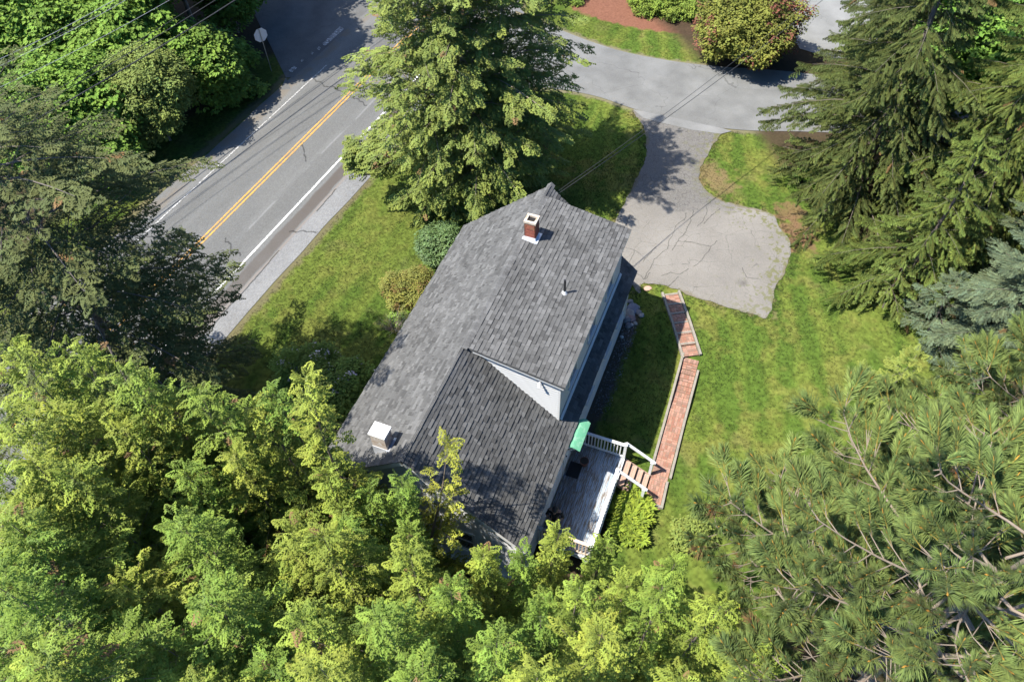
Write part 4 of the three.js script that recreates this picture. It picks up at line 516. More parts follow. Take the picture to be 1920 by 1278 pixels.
function spruceSpray(seed, n, hang) {                    // bough end with hanging side twigs
  const mb = new MB(), R = rng(seed);
  mb.col = [0.75, 0.62, 0.5]; blade(mb, [0, 0, 0], [0, -0.08, 1], 1, 0.018, [0, 1, 0]);
  for (let i = 0; i < n; i++) for (const s of [-1, 1]) {
    const t = (i + 0.3 + 0.4 * R()) / n, p = [0, -0.09 * t, t], L = (0.46 * (1 - 0.7 * t) + 0.1) * (0.7 + 0.6 * R()), a = 0.65 + 0.4 * R(), d = [s * Math.sin(a) * (1 - 0.5 * hang), -hang - 0.25 * R(), Math.cos(a)], l = Math.hypot(...d);
    mb.col = mix3([0.8, 0.85, 0.85], [1.12, 1.15, 1], R()); blade(mb, p, d, L, 0.036, [0, 1, 0.2]); blade(mb, p, d, L, 0.034, [s, 0.2, 0]);
    for (const e of [-1, 1]) { const f = 0.25 + 0.4 * R(), q = [p[0] + d[0] / l * L * f, p[1] + d[1] / l * L * f, p[2] + d[2] / l * L * f]; blade(mb, q, [d[0] + e * 0.5 * Math.cos(a), d[1] - 0.2, d[2] - e * s * 0.5 * Math.sin(a)], L * 0.5, 0.032, [s * 0.5, 1, 0]); }
  }
  return mb.geo(0);
}
function brush(seed, n, len, spread, buds) {             // long-needled pine shoot
  const mb = new MB(), R = rng(seed);
  mb.col = [1.5, 0.95, 0.6]; mb.tube([[0, 0, 0], [0, 0, 0.9]], [0.02, 0.014], 4, false);
  for (let i = 0; i < n; i++) { const t = 0.25 + 0.75 * Math.sqrt((i + R()) / n), a = i * 2.4 + R(), k = mix(spread + 0.25, spread * 0.55, t) * (0.8 + 0.4 * R()), d = [Math.cos(a) * Math.sin(k), Math.sin(a) * Math.sin(k) - 0.12, Math.cos(k)], L = len * (0.8 + 0.35 * R()); mb.col = mix3([0.8, 0.86, 0.8], [1.15, 1.16, 1.05], R()); blade(mb, [0, 0, t * 0.9], d, L, 0.02, [-Math.sin(a), Math.cos(a), 0.3]); }
  if (buds) { mb.col = [2.6, 1.1, 0.6]; mb.tube([[0, 0, 0.86], [0, 0, 0.95], [0, 0, 1.06]], [0.03, 0.035, 0.004], 5, false); }
  return mb.geo(0);
}
function leafBall(seed, n, size, wide, fold) {           // a clump of broad leaves about the origin
  const mb = new MB(), R = rng(seed);
  for (let i = 0; i < n; i++) { const a = R() * 6.283, b = Math.acos(2 * R() - 1), r = 0.35 + 0.65 * R(), p = [Math.cos(a) * Math.sin(b) * r, Math.cos(b) * r * 0.7, Math.sin(a) * Math.sin(b) * r], q = a + 1.4 * (R() - 0.5); mb.col = mix3([0.82, 0.86, 0.8], [1.15, 1.12, 1.05], R()); blade(mb, p, [Math.cos(q), -0.15 - 0.5 * R(), Math.sin(q)], size * (0.7 + 0.6 * R()), size * wide, [0.7 * (R() - 0.5), 1, 0.7 * (R() - 0.5)], fold * size); }
  return mb.geo(0);
}
const F = {
  cedar: [1, 2, 3].map((k) => frond(500 + k, 5, 1, 0.5, 0.46, 0.058, [1.1, 1.06, 1])),
  cedarFar: [1, 2, 3].map((k) => frond(520 + k, 4, 1, 0.42, 0.46, 0.085, [1.1, 1.06, 1])),
  hemlock: [1, 2, 3].map((k) => frond(540 + k, 5, 1, 0.2, 0.5, 0.06, [1.06, 1.05, 1])),
  spruce: [1, 2, 3].map((k) => spruceSpray(560 + k, 8, 1.05)), spruceStiff: [1, 2].map((k) => spruceSpray(570 + k, 7, 0.2)),
  pine: [1, 2, 3].map((k) => brush(580 + k, 130, 0.52, 0.8, true)), pineTuft: [1, 2].map((k) => brush(590 + k, 120, 0.6, 1.2, true)),
  maple: [1, 2, 3].map((k) => leafBall(600 + k, 16, 0.62, 0.42, 0.12)), small: [1, 2, 3].map((k) => leafBall(610 + k, 26, 0.36, 0.4, 0.1)), glossy: [1, 2].map((k) => leafBall(620 + k, 18, 0.6, 0.26, 0.1)),
};
const greenMat = leafMat({ transmission: 0.3 }), scaleMat = leafMat({ transmission: 0.24, specularIntensity: 0.6 }), needleMat = leafMat({ transmission: 0.22 }), glossMat = leafMat({ roughness: 0.6, specularIntensity: 0.6, transmission: 0.25 });
const barkMap = dataMap(64, 256, (i, j) => { const n = fbm(i / 4, j / 22, 451, 4), q = 0.55 + 0.9 * n; return [q, q * 0.97, q * 0.93]; });
const bark = (c) => mat(c, 0.95, { map: barkMap });
const BARK = { cedar: bark([0.17, 0.135, 0.105]), dark: bark([0.12, 0.1, 0.085]), spruce: bark([0.15, 0.12, 0.1]), pine: bark([0.22, 0.175, 0.135]), maple: bark([0.16, 0.14, 0.12]), twig: bark([0.26, 0.22, 0.18]) };

class Plant {
  constructor(name, label, category, [x, z], group, turn = 0) { this.g = thing(name, label, category, [x, hgt(x, z), z], turn, group); this.wood = new MB(); this.sets = new Map(); }
  put(kind, p, d, up, size, color) {
    if (!this.sets.has(kind)) this.sets.set(kind, []); const Z = d.clone().normalize(), X = up.clone().cross(Z); if (X.lengthSq() < 1e-5) X.set(1, 0, 0); X.normalize(); const Y = Z.clone().cross(X); const s = size; this.sets.get(kind).push([X.multiplyScalar(s), Y.multiplyScalar(s), Z.multiplyScalar(s), p, color]);
  }
  done(barkMat, crownName = 'crown', m = greenMat, R = rng(3), trunkName = 'trunk') {
    if (this.wood.p.length) part(trunkName, this.wood.geo(1.2), barkMat, this.g);
    const M = new THREE.Matrix4(), col = new THREE.Color();
    for (const [kind, list] of this.sets) { const [k, nm] = kind.split('/'), geos = F[k]; geos.forEach((geo, gi) => { const mine = list.filter((_, i) => i % geos.length === gi); if (!mine.length) return; const im = new THREE.InstancedMesh(geo, m, mine.length); im.name = nm ?? crownName; im.userData.kind = 'stuff'; mine.forEach(([X, Y, Z, p, c], i) => { im.setMatrixAt(i, M.makeBasis(X, Y, Z).setPosition(p)); im.setColorAt(i, col.setRGB(...c)); }); this.g.add(im); }); }
    return this.g;
  }
}
const UP = V(0, 1, 0);
// a conifer with whorled boughs; o: h, r, y0 (lowest bough), shape(t), rise, droop, step, kind, size, light, density, lean
function conifer(plant, o) {
  const R = rng(o.seed), h = o.h, lean = o.lean ?? [0, 0], tr = o.trunk ?? h * 0.011 + 0.03, axis = (y) => V(lean[0] * y / h + 0.06 * Math.sin(y * 0.9 + o.seed), y, lean[1] * y / h + 0.06 * Math.cos(y * 0.8 + o.seed));
  const tp = [], trr = []; for (let i = 0; i <= 10; i++) { tp.push(axis(h * 0.985 * i / 10).toArray()); trr.push(Math.max(0.008, tr * (1 - 0.95 * i / 10))); } tp[0][1] = -0.15; plant.wood.tube(tp, trr, 7, false);
  let az = R() * 6; const shape = o.shape ?? ((t) => Math.pow(1 - t, 0.8));
  const gap = (dir) => (o.cut ? o.cut(dir) : 1);
  for (let y = o.y0; y < h - 0.12; y += o.step * (0.7 + 0.6 * R()) * (y > h * 0.8 ? 0.6 : 1)) {
    az += 2.4 + 0.5 * (R() - 0.5); const t = (y - o.y0) / (h - o.y0), dir = V(Math.cos(az), 0, Math.sin(az)), lump = 0.72 + 0.56 * vn(az * 1.3 + o.seed, y * 0.55, o.seed), vary = o.vary ?? 0.4, L = Math.max(0.16, o.r * shape(t) * lump * (1 - vary / 2 + vary * R()) * gap(dir)), bt = (o.boughTint ?? 0.2) * (R() - 0.5);
    if (o.thin && R() < o.thin) continue;
    const rise = o.rise + 0.25 * (R() - 0.5) + (o.topRise ?? 0.7) * t * t, at = (s) => axis(y).addScaledVector(dir, L * s).add(V(0, L * (rise * s - o.droop * s * s), 0)), side = dir.clone().cross(UP).negate();
    if (L > 0.5) { const q = [], rr = []; for (let i = 0; i <= 4; i++) { q.push(at(i / 4 * 0.93).toArray()); rr.push(Math.max(0.005, (o.limb ?? 0.014) * (0.4 + L * 0.3) * (1 - 0.85 * i / 4))); } plant.wood.tube(q, rr, o.limbSides ?? 4, false); }
    const gran = o.size * (o.gran ?? 0.75), nS = Math.max(1, Math.round(L * (1 - o.bare) / gran));
    for (let i = 0; i < nS; i++) {
      const s = o.bare + (1 - o.bare) * (i + 0.5 + 0.3 * (R() - 0.5)) / nS, p = at(s), tan = at(Math.min(1, s + 0.1)).sub(p).normalize(); if (tan.lengthSq() < 0.1) tan.copy(dir);
      for (const e of [-1, 1]) {
        const l2 = Math.min(o.side ?? 0.9, L * 0.45) * (1 - 0.72 * s) * (0.7 + 0.6 * R()), d2 = tan.clone().multiplyScalar(0.75 + 0.5 * s).addScaledVector(side, e * (0.95 - 0.3 * s)).normalize(), n2 = Math.max(1, Math.round(l2 / gran * (o.density ?? 1)));
        for (let k = 0; k < n2; k++) {
          const f = n2 === 1 ? 0.15 * R() : (k + 0.4 * R()) / n2, q = p.clone().addScaledVector(d2, l2 * f).add(V(0.08 * (R() - 0.5), -o.sag * l2 * f * f + 0.1 * (R() - 0.5) * o.size, 0.08 * (R() - 0.5))), young = clamp(bt + 0.66 + 0.4 * (R() - 0.5));
          const d3 = d2.clone().lerp(tan, 0.3 * R()).addScaledVector(side, 0.5 * (R() - 0.5)).add(V(0, (o.lift ?? 0) + 0.3 * (R() - 0.5), 0));
          plant.put(o.kind, q, d3, UP.clone().addScaledVector(side, (o.roll ?? 0.7) * (R() - 0.5)).addScaledVector(dir, (o.roll ?? 0.7) * 0.6 * (R() - 0.5)), o.size * (0.75 + 0.5 * R()) * (t > 0.85 ? 0.8 : 1), tint(o, R, young));
        }
      }
    }
    plant.put(o.kind, at(0.96), dir.clone().add(V(0, 0.3 * (R() - 0.4), 0)), UP, o.size * (0.9 + 0.3 * R()), tint(o, R, clamp(bt + 0.7)));
  }
  for (let k = 0; k < 5; k++) plant.put(o.kind, axis(h * (0.985 - 0.012 * k)), V(0.5 * (R() - 0.5), 1 - 0.15 * k, 0.5 * (R() - 0.5)), V(R() - 0.5, 0, R() - 0.5), o.size * 0.75, tint(o, R, 0.4 + 0.6 * R()));
}
function tint(o, R, young = R()) {              // one leaf colour per plant, varied at random from spray to spray
  const k = (0.8 + 0.3 * clamp(young)) * (1 - (o.flick ?? 0.22) * 0.6 + 1.2 * (o.flick ?? 0.22) * R()), w = 0.12 * (R() - 0.5), c = o.light; if (o.dead && R() < o.dead) return [0.2, 0.12, 0.05]; return [c[0] * k * (1 + w), c[1] * k, c[2] * k * (1 - w)];
}
// a broadleaf crown: lobes round a branching trunk, leaf clumps on and inside the lobes
function broadleaf(plant, o) {
  const R = rng(o.seed), lobes = [], stems = o.stems ?? 1; if (o.h > 1.2 || o.stems) for (let q = 0; q < stems; q++) { const a = q / stems * 6.28 + R(), e = stems > 1 ? o.r * 0.45 : 0.25; const pts = [], rr = []; for (let i = 0; i <= 5; i++) { const t = i / 5; pts.push([Math.cos(a) * e * t * t + 0.1 * (R() - 0.5), -0.1 + o.h * 0.72 * t, Math.sin(a) * e * t * t + 0.1 * (R() - 0.5)]); rr.push((o.trunk ?? o.h * 0.014) / Math.sqrt(stems) * (1 - 0.8 * t)); } plant.wood.tube(pts, rr, 6, false); }
  const cy = o.h - o.ry; for (let i = 0; i < o.lobes; i++) { const a = i * 2.4 + 0.8 * R(), v = 1 - 1.75 * (i + 0.5) / o.lobes, w = Math.sqrt(Math.max(0.05, 1 - v * v)); const c = V(Math.cos(a) * w * o.r * 0.68, cy + v * o.ry * 0.72, Math.sin(a) * w * o.r * 0.68); lobes.push([c, o.r * (0.32 + 0.22 * R())]); if (o.h > 2) { const b = V(0, cy - o.ry * 0.3 + 0.3 * v * o.ry, 0), m = b.clone().lerp(c, 0.55).add(V(0, 0.15 * o.r, 0)); plant.wood.tube([b.toArray(), m.toArray(), c.toArray()], [0.02 + 0.008 * o.h, 0.012 + 0.004 * o.h, 0.008], 5, false); } }
  for (let i = 0; i < o.n; i++) { const [c, r] = lobes[i % lobes.length], a = R() * 6.283, b = Math.acos(2 * R() - 1), k = Math.pow(R(), 0.45), p = V(Math.cos(a) * Math.sin(b), Math.cos(b) * 0.8, Math.sin(a) * Math.sin(b)).multiplyScalar(r * k * (0.8 + 0.45 * vn(a * 2, b * 3 + i % lobes.length * 5, o.seed))).add(c); if (p.y < (o.skirt ?? 0.05)) p.y = (o.skirt ?? 0.05) + 0.2 * R(); const d = V(Math.cos(a), 0.3 * (R() - 0.5), Math.sin(a)); let col = tint(o, R, 0.2 + 0.8 * R()); if (o.mixed && R() < o.mixed[0] + o.mixed[2] * S(vn(p.x * 0.9 + 3, p.z * 0.9 + p.y, 77), 0.4, 0.6)) { const q = 0.7 + 0.6 * R(); col = o.mixed[1].map((v) => v * q); } plant.put(o.kind, p, d, UP.clone().add(V(0.7 * (R() - 0.5), 0, 0.7 * (R() - 0.5))), o.size * (0.7 + 0.6 * R()), col); }
}

// ---------------------------------------------------------------- the cedars that crowd the near side of the house
{
  const list = [[[-4.75, -10.02], 12.3, 0.9], [[-5.57, -10.46], 11.2, 0.85], [[-6.11, -10.41], 10.8, 1.3], [[-7.38, -10.41], 11.8, 1.8], [[-8.37, -10.56], 11.8, 1.8], [[-8.75, -10.36], 12.3, 1.8], [[-10.3, -10.89], 12.6, 2.1], [[-9.51, -10.78], 12.3, 1.7], [[-11.01, -10.46], 13, 2.1], [[-8.03, -10.4], 11, 1.7], [[-7.11, -10.37], 10.6, 1.6],
    [[-7.74, -8.57], 10.6, 1.5], [[-7.01, -6.66], 12, 1.9], [[-5.27, -6.83], 11.3, 1.7], [[-4.84, -7.13], 10.8, 1.5], [[-4.1, -6.61], 11, 1.8], [[-8.02, -5.78], 13, 2], [[-5.74, -5.02], 12.6, 1.8], [[-5.34, -5.32], 12, 1.7], [[-6.74, -4.37], 13.4, 2.1], [[-9.89, -7.89], 12.6, 2], [[-9.22, -7.57], 12.2, 1.7], [[-5.5, -8.89], 9.8, 1.1],
    [[-4.73, -9.39], 9.2, 0.6], [[-1.77, -10.28], 8.8, 1.15], [[-3.21, -7.61], 9.4, 1.3], [[-3.99, -7.5], 9.9, 1.4], [[-2.47, -6.26], 10.5, 1.7], [[-1.2, -7.2], 8.2, 1.0], [[0.01, -8.1], 7, 0.7], [[0.92, -8.64], 7, 0.5], [[2.55, -9.17], 5.2, 0.55], [[-0.77, -7.58], 7.6, 0.6], [[-2.6, -4.79], 12, 1.8], [[-2.04, -4.82], 11.4, 1.6], [[-0.49, -4.4], 11, 1.8], [[1.34, -6.38], 9, 1.4], [[2.82, -7.46], 7.6, 1.4], [[3.03, -6.21], 8.8, 1.5], [[-1.38, -5.53], 10.3, 1.7], [[0.23, -5.77], 9.8, 1.7], [[4.28, -5.94], 9, 1.6], [[1.63, -4.87], 10.4, 1.8], [[3.31, -4.46], 10.2, 1.8], [[-4.07, -4.98], 12, 1.8], [[-7.52, -3.86], 14, 2.1], [[-5.59, -3.5], 13.8, 2], [[-3.24, -3.8], 12.6, 1.9], [[-10.72, -9.1], 12.8, 2], [[-4.47, -3.77], 13, 1.8], [[0.34, -3.74], 11.6, 1.8], [[4.97, -4.42], 9.4, 1.5], [[-1.74, -3.6], 12.2, 1.8], [[-8.84, -9.16], 11.4, 1.6], [[-6.59, -9.24], 10.4, 1.5], [[-9.52, -6.55], 13, 2], [[-8.69, -5.03], 13.6, 2.1], [[-9.62, -9.84], 11.6, 1.6], [[-10.27, -9.46], 12, 1.7], [[-4.72, -8.88], 8.2, 1.0], [[-2.69, -8.5], 7.6, 0.8], [[3.95, -7.75], 6.2, 1.1], [[-3.87, -9.45], 8.2, 0.85], [[-3.11, -9.64], 8.4, 0.5], [[-10.34, -7.8], 12.4, 1.8], [[-9.41, -6.09], 12.6, 1.9], [[-8.52, -4.24], 13.4, 2], [[-7.63, -3.38], 13.6, 2], [[-9.48, -5.33], 13, 2.2], [[-10.17, -6.76], 12.6, 2.2]];
  const rows = [['in the row farthest from the viewer', (z) => z < -10.2], ['in the row against the house gable', (z) => z < -8.2], ['in the middle row', (z) => z < -6.1], ['in the row nearest the viewer', () => true]], ord = ['first', 'second', 'third', 'fourth', 'fifth', 'sixth', 'seventh', 'eighth', 'ninth', 'tenth', 'eleventh', 'twelfth', 'thirteenth', 'fourteenth', 'fifteenth', 'sixteenth', 'seventeenth', 'eighteenth', 'nineteenth', 'twentieth', 'last but four', 'last but three', 'last but two', 'last but one', 'last', 'outermost', 'very outermost', 'endmost', 'hindmost'];
  const of = (z) => rows.findIndex((r) => r[1](z)), label = new Map(); for (let k = 0; k < 4; k++) list.filter((c) => of(c[0][1]) === k).sort((a, b) => a[0][0] - b[0][0]).forEach((c, i) => label.set(c, `yellow green cedar, ${ord[i]} from the road side ${rows[k][0]}`));
  label.set(list[0], 'slender pale cedar spire standing apart before the house eave'); label.set(list[24], 'bright yellow cedar top leaning over the roof ridge'); label.set(list[30], 'slim cedar spire rising before the person on the deck');
  list.forEach((c, i) => {
    const [pos, h0, r] = c, R = rng(900 + i), short = i > 3 && i < 52 && i % 3 === 1 && i !== 24 && ![29, 30, 31, 32].includes(i), h = short ? h0 - 1.6 : h0, warm = R(), p = new Plant('cedar_tree', label.get(c), 'tree', i === 24 ? [pos[0] - 1.5, pos[1] + 1.0] : pos, 'cedars crowding the near side of the house', i === 24 ? 0 : R() * 6);
    conifer(p, { seed: 700 + i, h, r: r * (short ? 1.1 : 0.92), y0: Math.max(0.6, h - 8), rise: 0.62, droop: 0.45, step: 0.105, kind: 'cedar', size: 0.3, gran: 0.62, bare: 0.16, side: 0.62, sag: 0.35, lift: 0.2, vary: 1.3, boughTint: 0.8, roll: 2.6, flick: 0.48, thin: i === 24 ? 0.45 : 0.1, limb: 0.012, light: mix3([0.135, 0.215, 0.028], [0.255, 0.275, 0.036], warm * (i === 24 ? 1.3 : 0.8)), tip: 0.85, dead: 0.012, shape: (t) => Math.pow(1 - t, 0.9), trunk: 0.09, lean: i === 24 ? [1.5, -1.0] : [0.5 * (R() - 0.5), 0.5 * (R() - 0.5)], topRise: 0.9 });
    p.done(BARK.cedar, 'crown', scaleMat);
  });
}
// ---------------------------------------------------------------- dark hemlock by the road and its neighbours
for (const [pos, h, r, seed, label, light, thin] of [
  [[-13.2, -16], 15.6, 4.9, 31, 'tall dark hemlock with wide boughs reaching over the road', [0.1, 0.115, 0.038], 0]]) {
  const p = new Plant('hemlock_tree', label, 'tree', pos, null);
  conifer(p, { seed, h, r, y0: h * 0.16, rise: 0.12, droop: 0.2, step: 0.1, kind: 'hemlock', size: 0.4, gran: 0.74, bare: 0.22, side: 1.5, sag: 0.25, lift: 0.05, light, tip: 0.8, thin, dead: 0.006, vary: 0.8, roll: 1.3, flick: 0.34, boughTint: 0.4, shape: (t) => Math.pow(1 - t, 0.36), trunk: 0.24, limb: 0.024, topRise: 0.3 });
  p.done(BARK.dark, 'crown', needleMat);
}
// ---------------------------------------------------------------- the big cedar between road and house
{
  const p = new Plant('white_cedar', 'big ragged olive cedar on the lawn between road and side street', 'tree', [-1.75, -29.8]);
  for (const [k, dx, dz, h, r] of [[0, 0, 0, 15, 4.8], [1, -1.6, 0.5, 12.5, 3.6], [2, 1.7, -0.3, 13, 3.8], [3, 0.4, 1.1, 9.5, 3.3]]) {
    const sub = new Plant('x', null, null, [0, 0]); scene.remove(sub.g); used.delete('x'); conifer(sub, { seed: 41 + k, h, r, y0: 0.5, rise: 0.45, droop: 0.4, step: 0.1, kind: 'cedarFar', size: 0.36, gran: 0.74, bare: 0.25, side: 1.1, sag: 0.35, lift: 0.05, vary: 0.6, roll: 3, flick: 0.4, boughTint: 0.5, light: [0.17, 0.21, 0.04], tip: 0.8, dead: 0.008, shape: (t) => Math.pow(1 - t, 0.34) * (0.6 + 0.4 * S(t, 0, 0.32)), trunk: 0.17, limb: 0.02, topRise: 0.6 });
    const off = V(dx, 0, dz); for (let i = 0; i < sub.wood.p.length; i += 3) { sub.wood.p[i] += dx; sub.wood.p[i + 2] += dz; } p.wood.p = p.wood.p.concat(sub.wood.p); p.wood.uv = p.wood.uv.concat(sub.wood.uv); for (const [kd, l] of sub.sets) { if (!p.sets.has(kd)) p.sets.set(kd, []); for (const e of l) { e[3].add(off); p.sets.get(kd).push(e); } }
  }
  const R = rng(47); for (let i = 0; i < 420; i++) { const t = R(), q = V(-4.6, 3.2, 0.6).add(V(1.4 * (R() - 0.5) * 1.3, 1.2 * (R() - 0.5), 1.5 * (R() - 0.5))); p.put('cedarFar', q, V(-0.6 + R() - 0.5, 0.2 * (R() - 0.5), R() - 0.5), UP, 0.5, tint({ light: [0.17, 0.21, 0.04] }, R, R())); }
  p.wood.tube([[-0.4, 2.4, 0.1], [-2.5, 3.1, 0.4], [-4.6, 3.2, 0.6]], [0.09, 0.06, 0.03], 5); p.done(BARK.pine, 'crown', scaleMat);
}
// ---------------------------------------------------------------- spruces on the far side of the driveway
for (const [pos, h, r, seed, label, light, kind, hang] of [
  [[16.93, -28.26], 17, 4.7, 51, 'tall spruce with drooping boughs beside the driveway mouth', [0.105, 0.125, 0.034], 'spruce', 0.7],
  [[20.8, -25.6], 15, 4.3, 52, 'spruce with light green hanging twigs behind the parking pad', [0.13, 0.16, 0.036], 'spruce', 0.7],
  [[17.3, -22.3], 8.2, 3.1, 53, 'low bushy spruce at the edge of the lawn by the parking pad', [0.13, 0.165, 0.036], 'spruce', 0.5],
  [[20.5, -36.5], 15, 3.9, 54, 'tall dark spruce beside the neighbour driveway', [0.11, 0.13, 0.045], 'spruce', 0.5],
  [[19.6, -18.6], 9.2, 3.0, 55, 'blue grey spruce behind the pine at the lawn edge', [0.125, 0.155, 0.09], 'spruceStiff', 0.1],
  [[22.8, -20.8], 11, 3.2, 56, 'second blue grey spruce at the picture edge', [0.125, 0.155, 0.085], 'spruceStiff', 0.1],
  [[17.32, -19.64], 3.6, 1.7, 58, 'short blue grey spruce where the lawn meets the pine', [0.125, 0.155, 0.09], 'spruceStiff', 0.1],
  [[15.99, -21.07], 2.6, 1.6, 59, 'low light green spruce sapling under the bushy spruce', [0.16, 0.2, 0.05], 'spruce', 0.4],
  [[25.5, -26.5], 13, 4, 57, 'green spruce half hidden behind the spruce by the pad', [0.14, 0.17, 0.045], 'spruce', 0.5]]) {
  const p = new Plant('spruce_tree', label, 'tree', pos, 'spruces beyond the driveway');
  conifer(p, { seed, h, r, y0: kind === 'spruceStiff' ? 0.4 : 0.7, rise: kind === 'spruceStiff' ? 0.2 : 0.05, droop: kind === 'spruceStiff' ? 0.12 : 0.3, step: 0.125, kind, size: kind === 'spruceStiff' ? 0.36 : 0.46, gran: 0.56, bare: 0.16, side: 1.15, sag: hang, lift: -0.1, vary: 0.7, roll: 1.4, flick: 0.4, boughTint: 0.5, light, tip: 0.9, dead: 0.006, shape: (t) => Math.pow(1 - t, 0.95), trunk: 0.2 * h / 17 + 0.02, limb: 0.013, topRise: 0.5 });
  p.done(BARK.spruce, 'crown', needleMat);
}
// ---------------------------------------------------------------- long-needled pines near the viewer
function pine(name, label, pos, h, seed, r, y0, n, toward) {
  const p = new Plant(name, label, 'tree', pos, 'long needled pines beside the lawn'), R = rng(seed), tp = [], rr = []; for (let i = 0; i <= 10; i++) { tp.push([0.2 * Math.sin(i * 0.7 + seed), -0.1 + h * i / 10, 0.2 * Math.cos(i * 0.6)]); rr.push(0.19 * (1 - 0.88 * i / 10)); } p.wood.tube(tp, rr, 9, false);
  const o = { light: [0.155, 0.195, 0.056], flick: 0.36, tip: 0.8, dead: 0.012 };
  const tuft = (q, d, s) => { const kd = R() < 0.55 ? 'pine' : 'pineTuft'; p.put(kd + '/needle_tuft', q, d, V(R() - 0.5, 1, R() - 0.5), s, tint(o, R, 0.3 + 0.7 * R())); };
  for (let b = 0; b < n; b++) {
    const t = (b + R()) / n, y = mix(y0, h - 0.3, t), az = b * 2.4 + 0.5 * R(), dir = V(Math.cos(az), 0, Math.sin(az)), L = r * Math.pow(1 - t * 0.92, 0.6) * (0.75 + 0.4 * R()) * (toward ? 0.8 + 0.4 * Math.max(0, dir.dot(toward)) : 1), at = (s) => V(tp[0][0], y, tp[0][2]).addScaledVector(dir, L * s).add(V(0.3 * Math.sin(s * 4 + b), L * (0.12 * s + (0.1 + 0.35 * t) * s * s), 0.3 * Math.sin(s * 3 + b * 2)));
    const q = [], rad = []; for (let i = 0; i <= 7; i++) { q.push(at(i / 7).toArray()); rad.push((0.016 + 0.009 * L) * (1 - 0.8 * i / 7)); } p.wood.tube(q, rad, 6, false); for (let i = 0; i < L * 1.6; i++) { const s = 0.3 + 0.7 * R(); tuft(at(s).add(V(0, 0.03, 0)), V(R() - 0.5, 1, R() - 0.5), 0.34 + 0.12 * R()); } tuft(at(1), dir.clone().add(V(0, 0.6, 0)), 0.46);
    const ns = Math.round(L * 2.5); for (let i = 0; i < ns; i++) for (const e of [-1, 1]) {
      const s = 0.22 + 0.78 * (i + R()) / ns, c = at(s), side = dir.clone().cross(UP).multiplyScalar(e), l2 = (0.4 + 1.0 * (1 - s) * R() + 0.35 * R()) * Math.min(1, L / 3), d2 = dir.clone().multiplyScalar(0.8).addScaledVector(side, 0.8 + 0.3 * R()).add(V(0, 0.25 * R(), 0)).normalize(), e2 = c.clone().addScaledVector(d2, l2).add(V(0, 0.18 * l2, 0)), m = c.clone().lerp(e2, 0.5).add(V(0.06 * (R() - 0.5), -0.05, 0.06 * (R() - 0.5)));
      p.wood.tube([c.toArray(), m.toArray(), e2.toArray()], [0.011, 0.009, 0.007], 5, false); tuft(e2, d2.clone().add(V(0, 0.55 + 0.4 * R(), 0)), 0.44 + 0.14 * R()); if (R() < 0.75) tuft(m, d2.clone().add(V(0.8 * (R() - 0.5), 0.9, 0.8 * (R() - 0.5))), 0.32 + 0.1 * R());
      if (l2 > 0.35) for (const g of [-1, 1]) { const d3 = d2.clone().add(V(0.9 * (R() - 0.5), 0.45, 0.9 * (R() - 0.5))).normalize(), f = m.clone().addScaledVector(d3, 0.22 + 0.15 * R()); p.wood.tube([m.toArray(), f.toArray()], [0.01, 0.007], 4, false); tuft(f, d3, 0.38 + 0.12 * R()); }
    }
  }
  for (let k = 0; k < 7; k++) tuft(V(tp[10][0], h - 0.1 + 0.05 * k, tp[10][2]), V(R() - 0.5, 0.9, R() - 0.5), 0.36);
  return p.done(BARK.pine, 'needle_tuft', needleMat);
}
pine('pine_tree', 'long needled pine with bare pale branches at the near corner of the lawn', [8.6, -4.9], 15.2, 61, 5.2, 6.2, 38, V(-0.5, 0, -0.5));
pine('pine_tree', 'long needled pine at the picture edge before the blue spruces', [13.4, -9.2], 13.2, 62, 4.8, 3.5, 36, V(-0.8, 0, 0.1));
pine('pine_tree', 'small long needled pine on the lawn before the tall pine', [9.6, -9.6], 6.8, 63, 2.9, 1.4, 22);

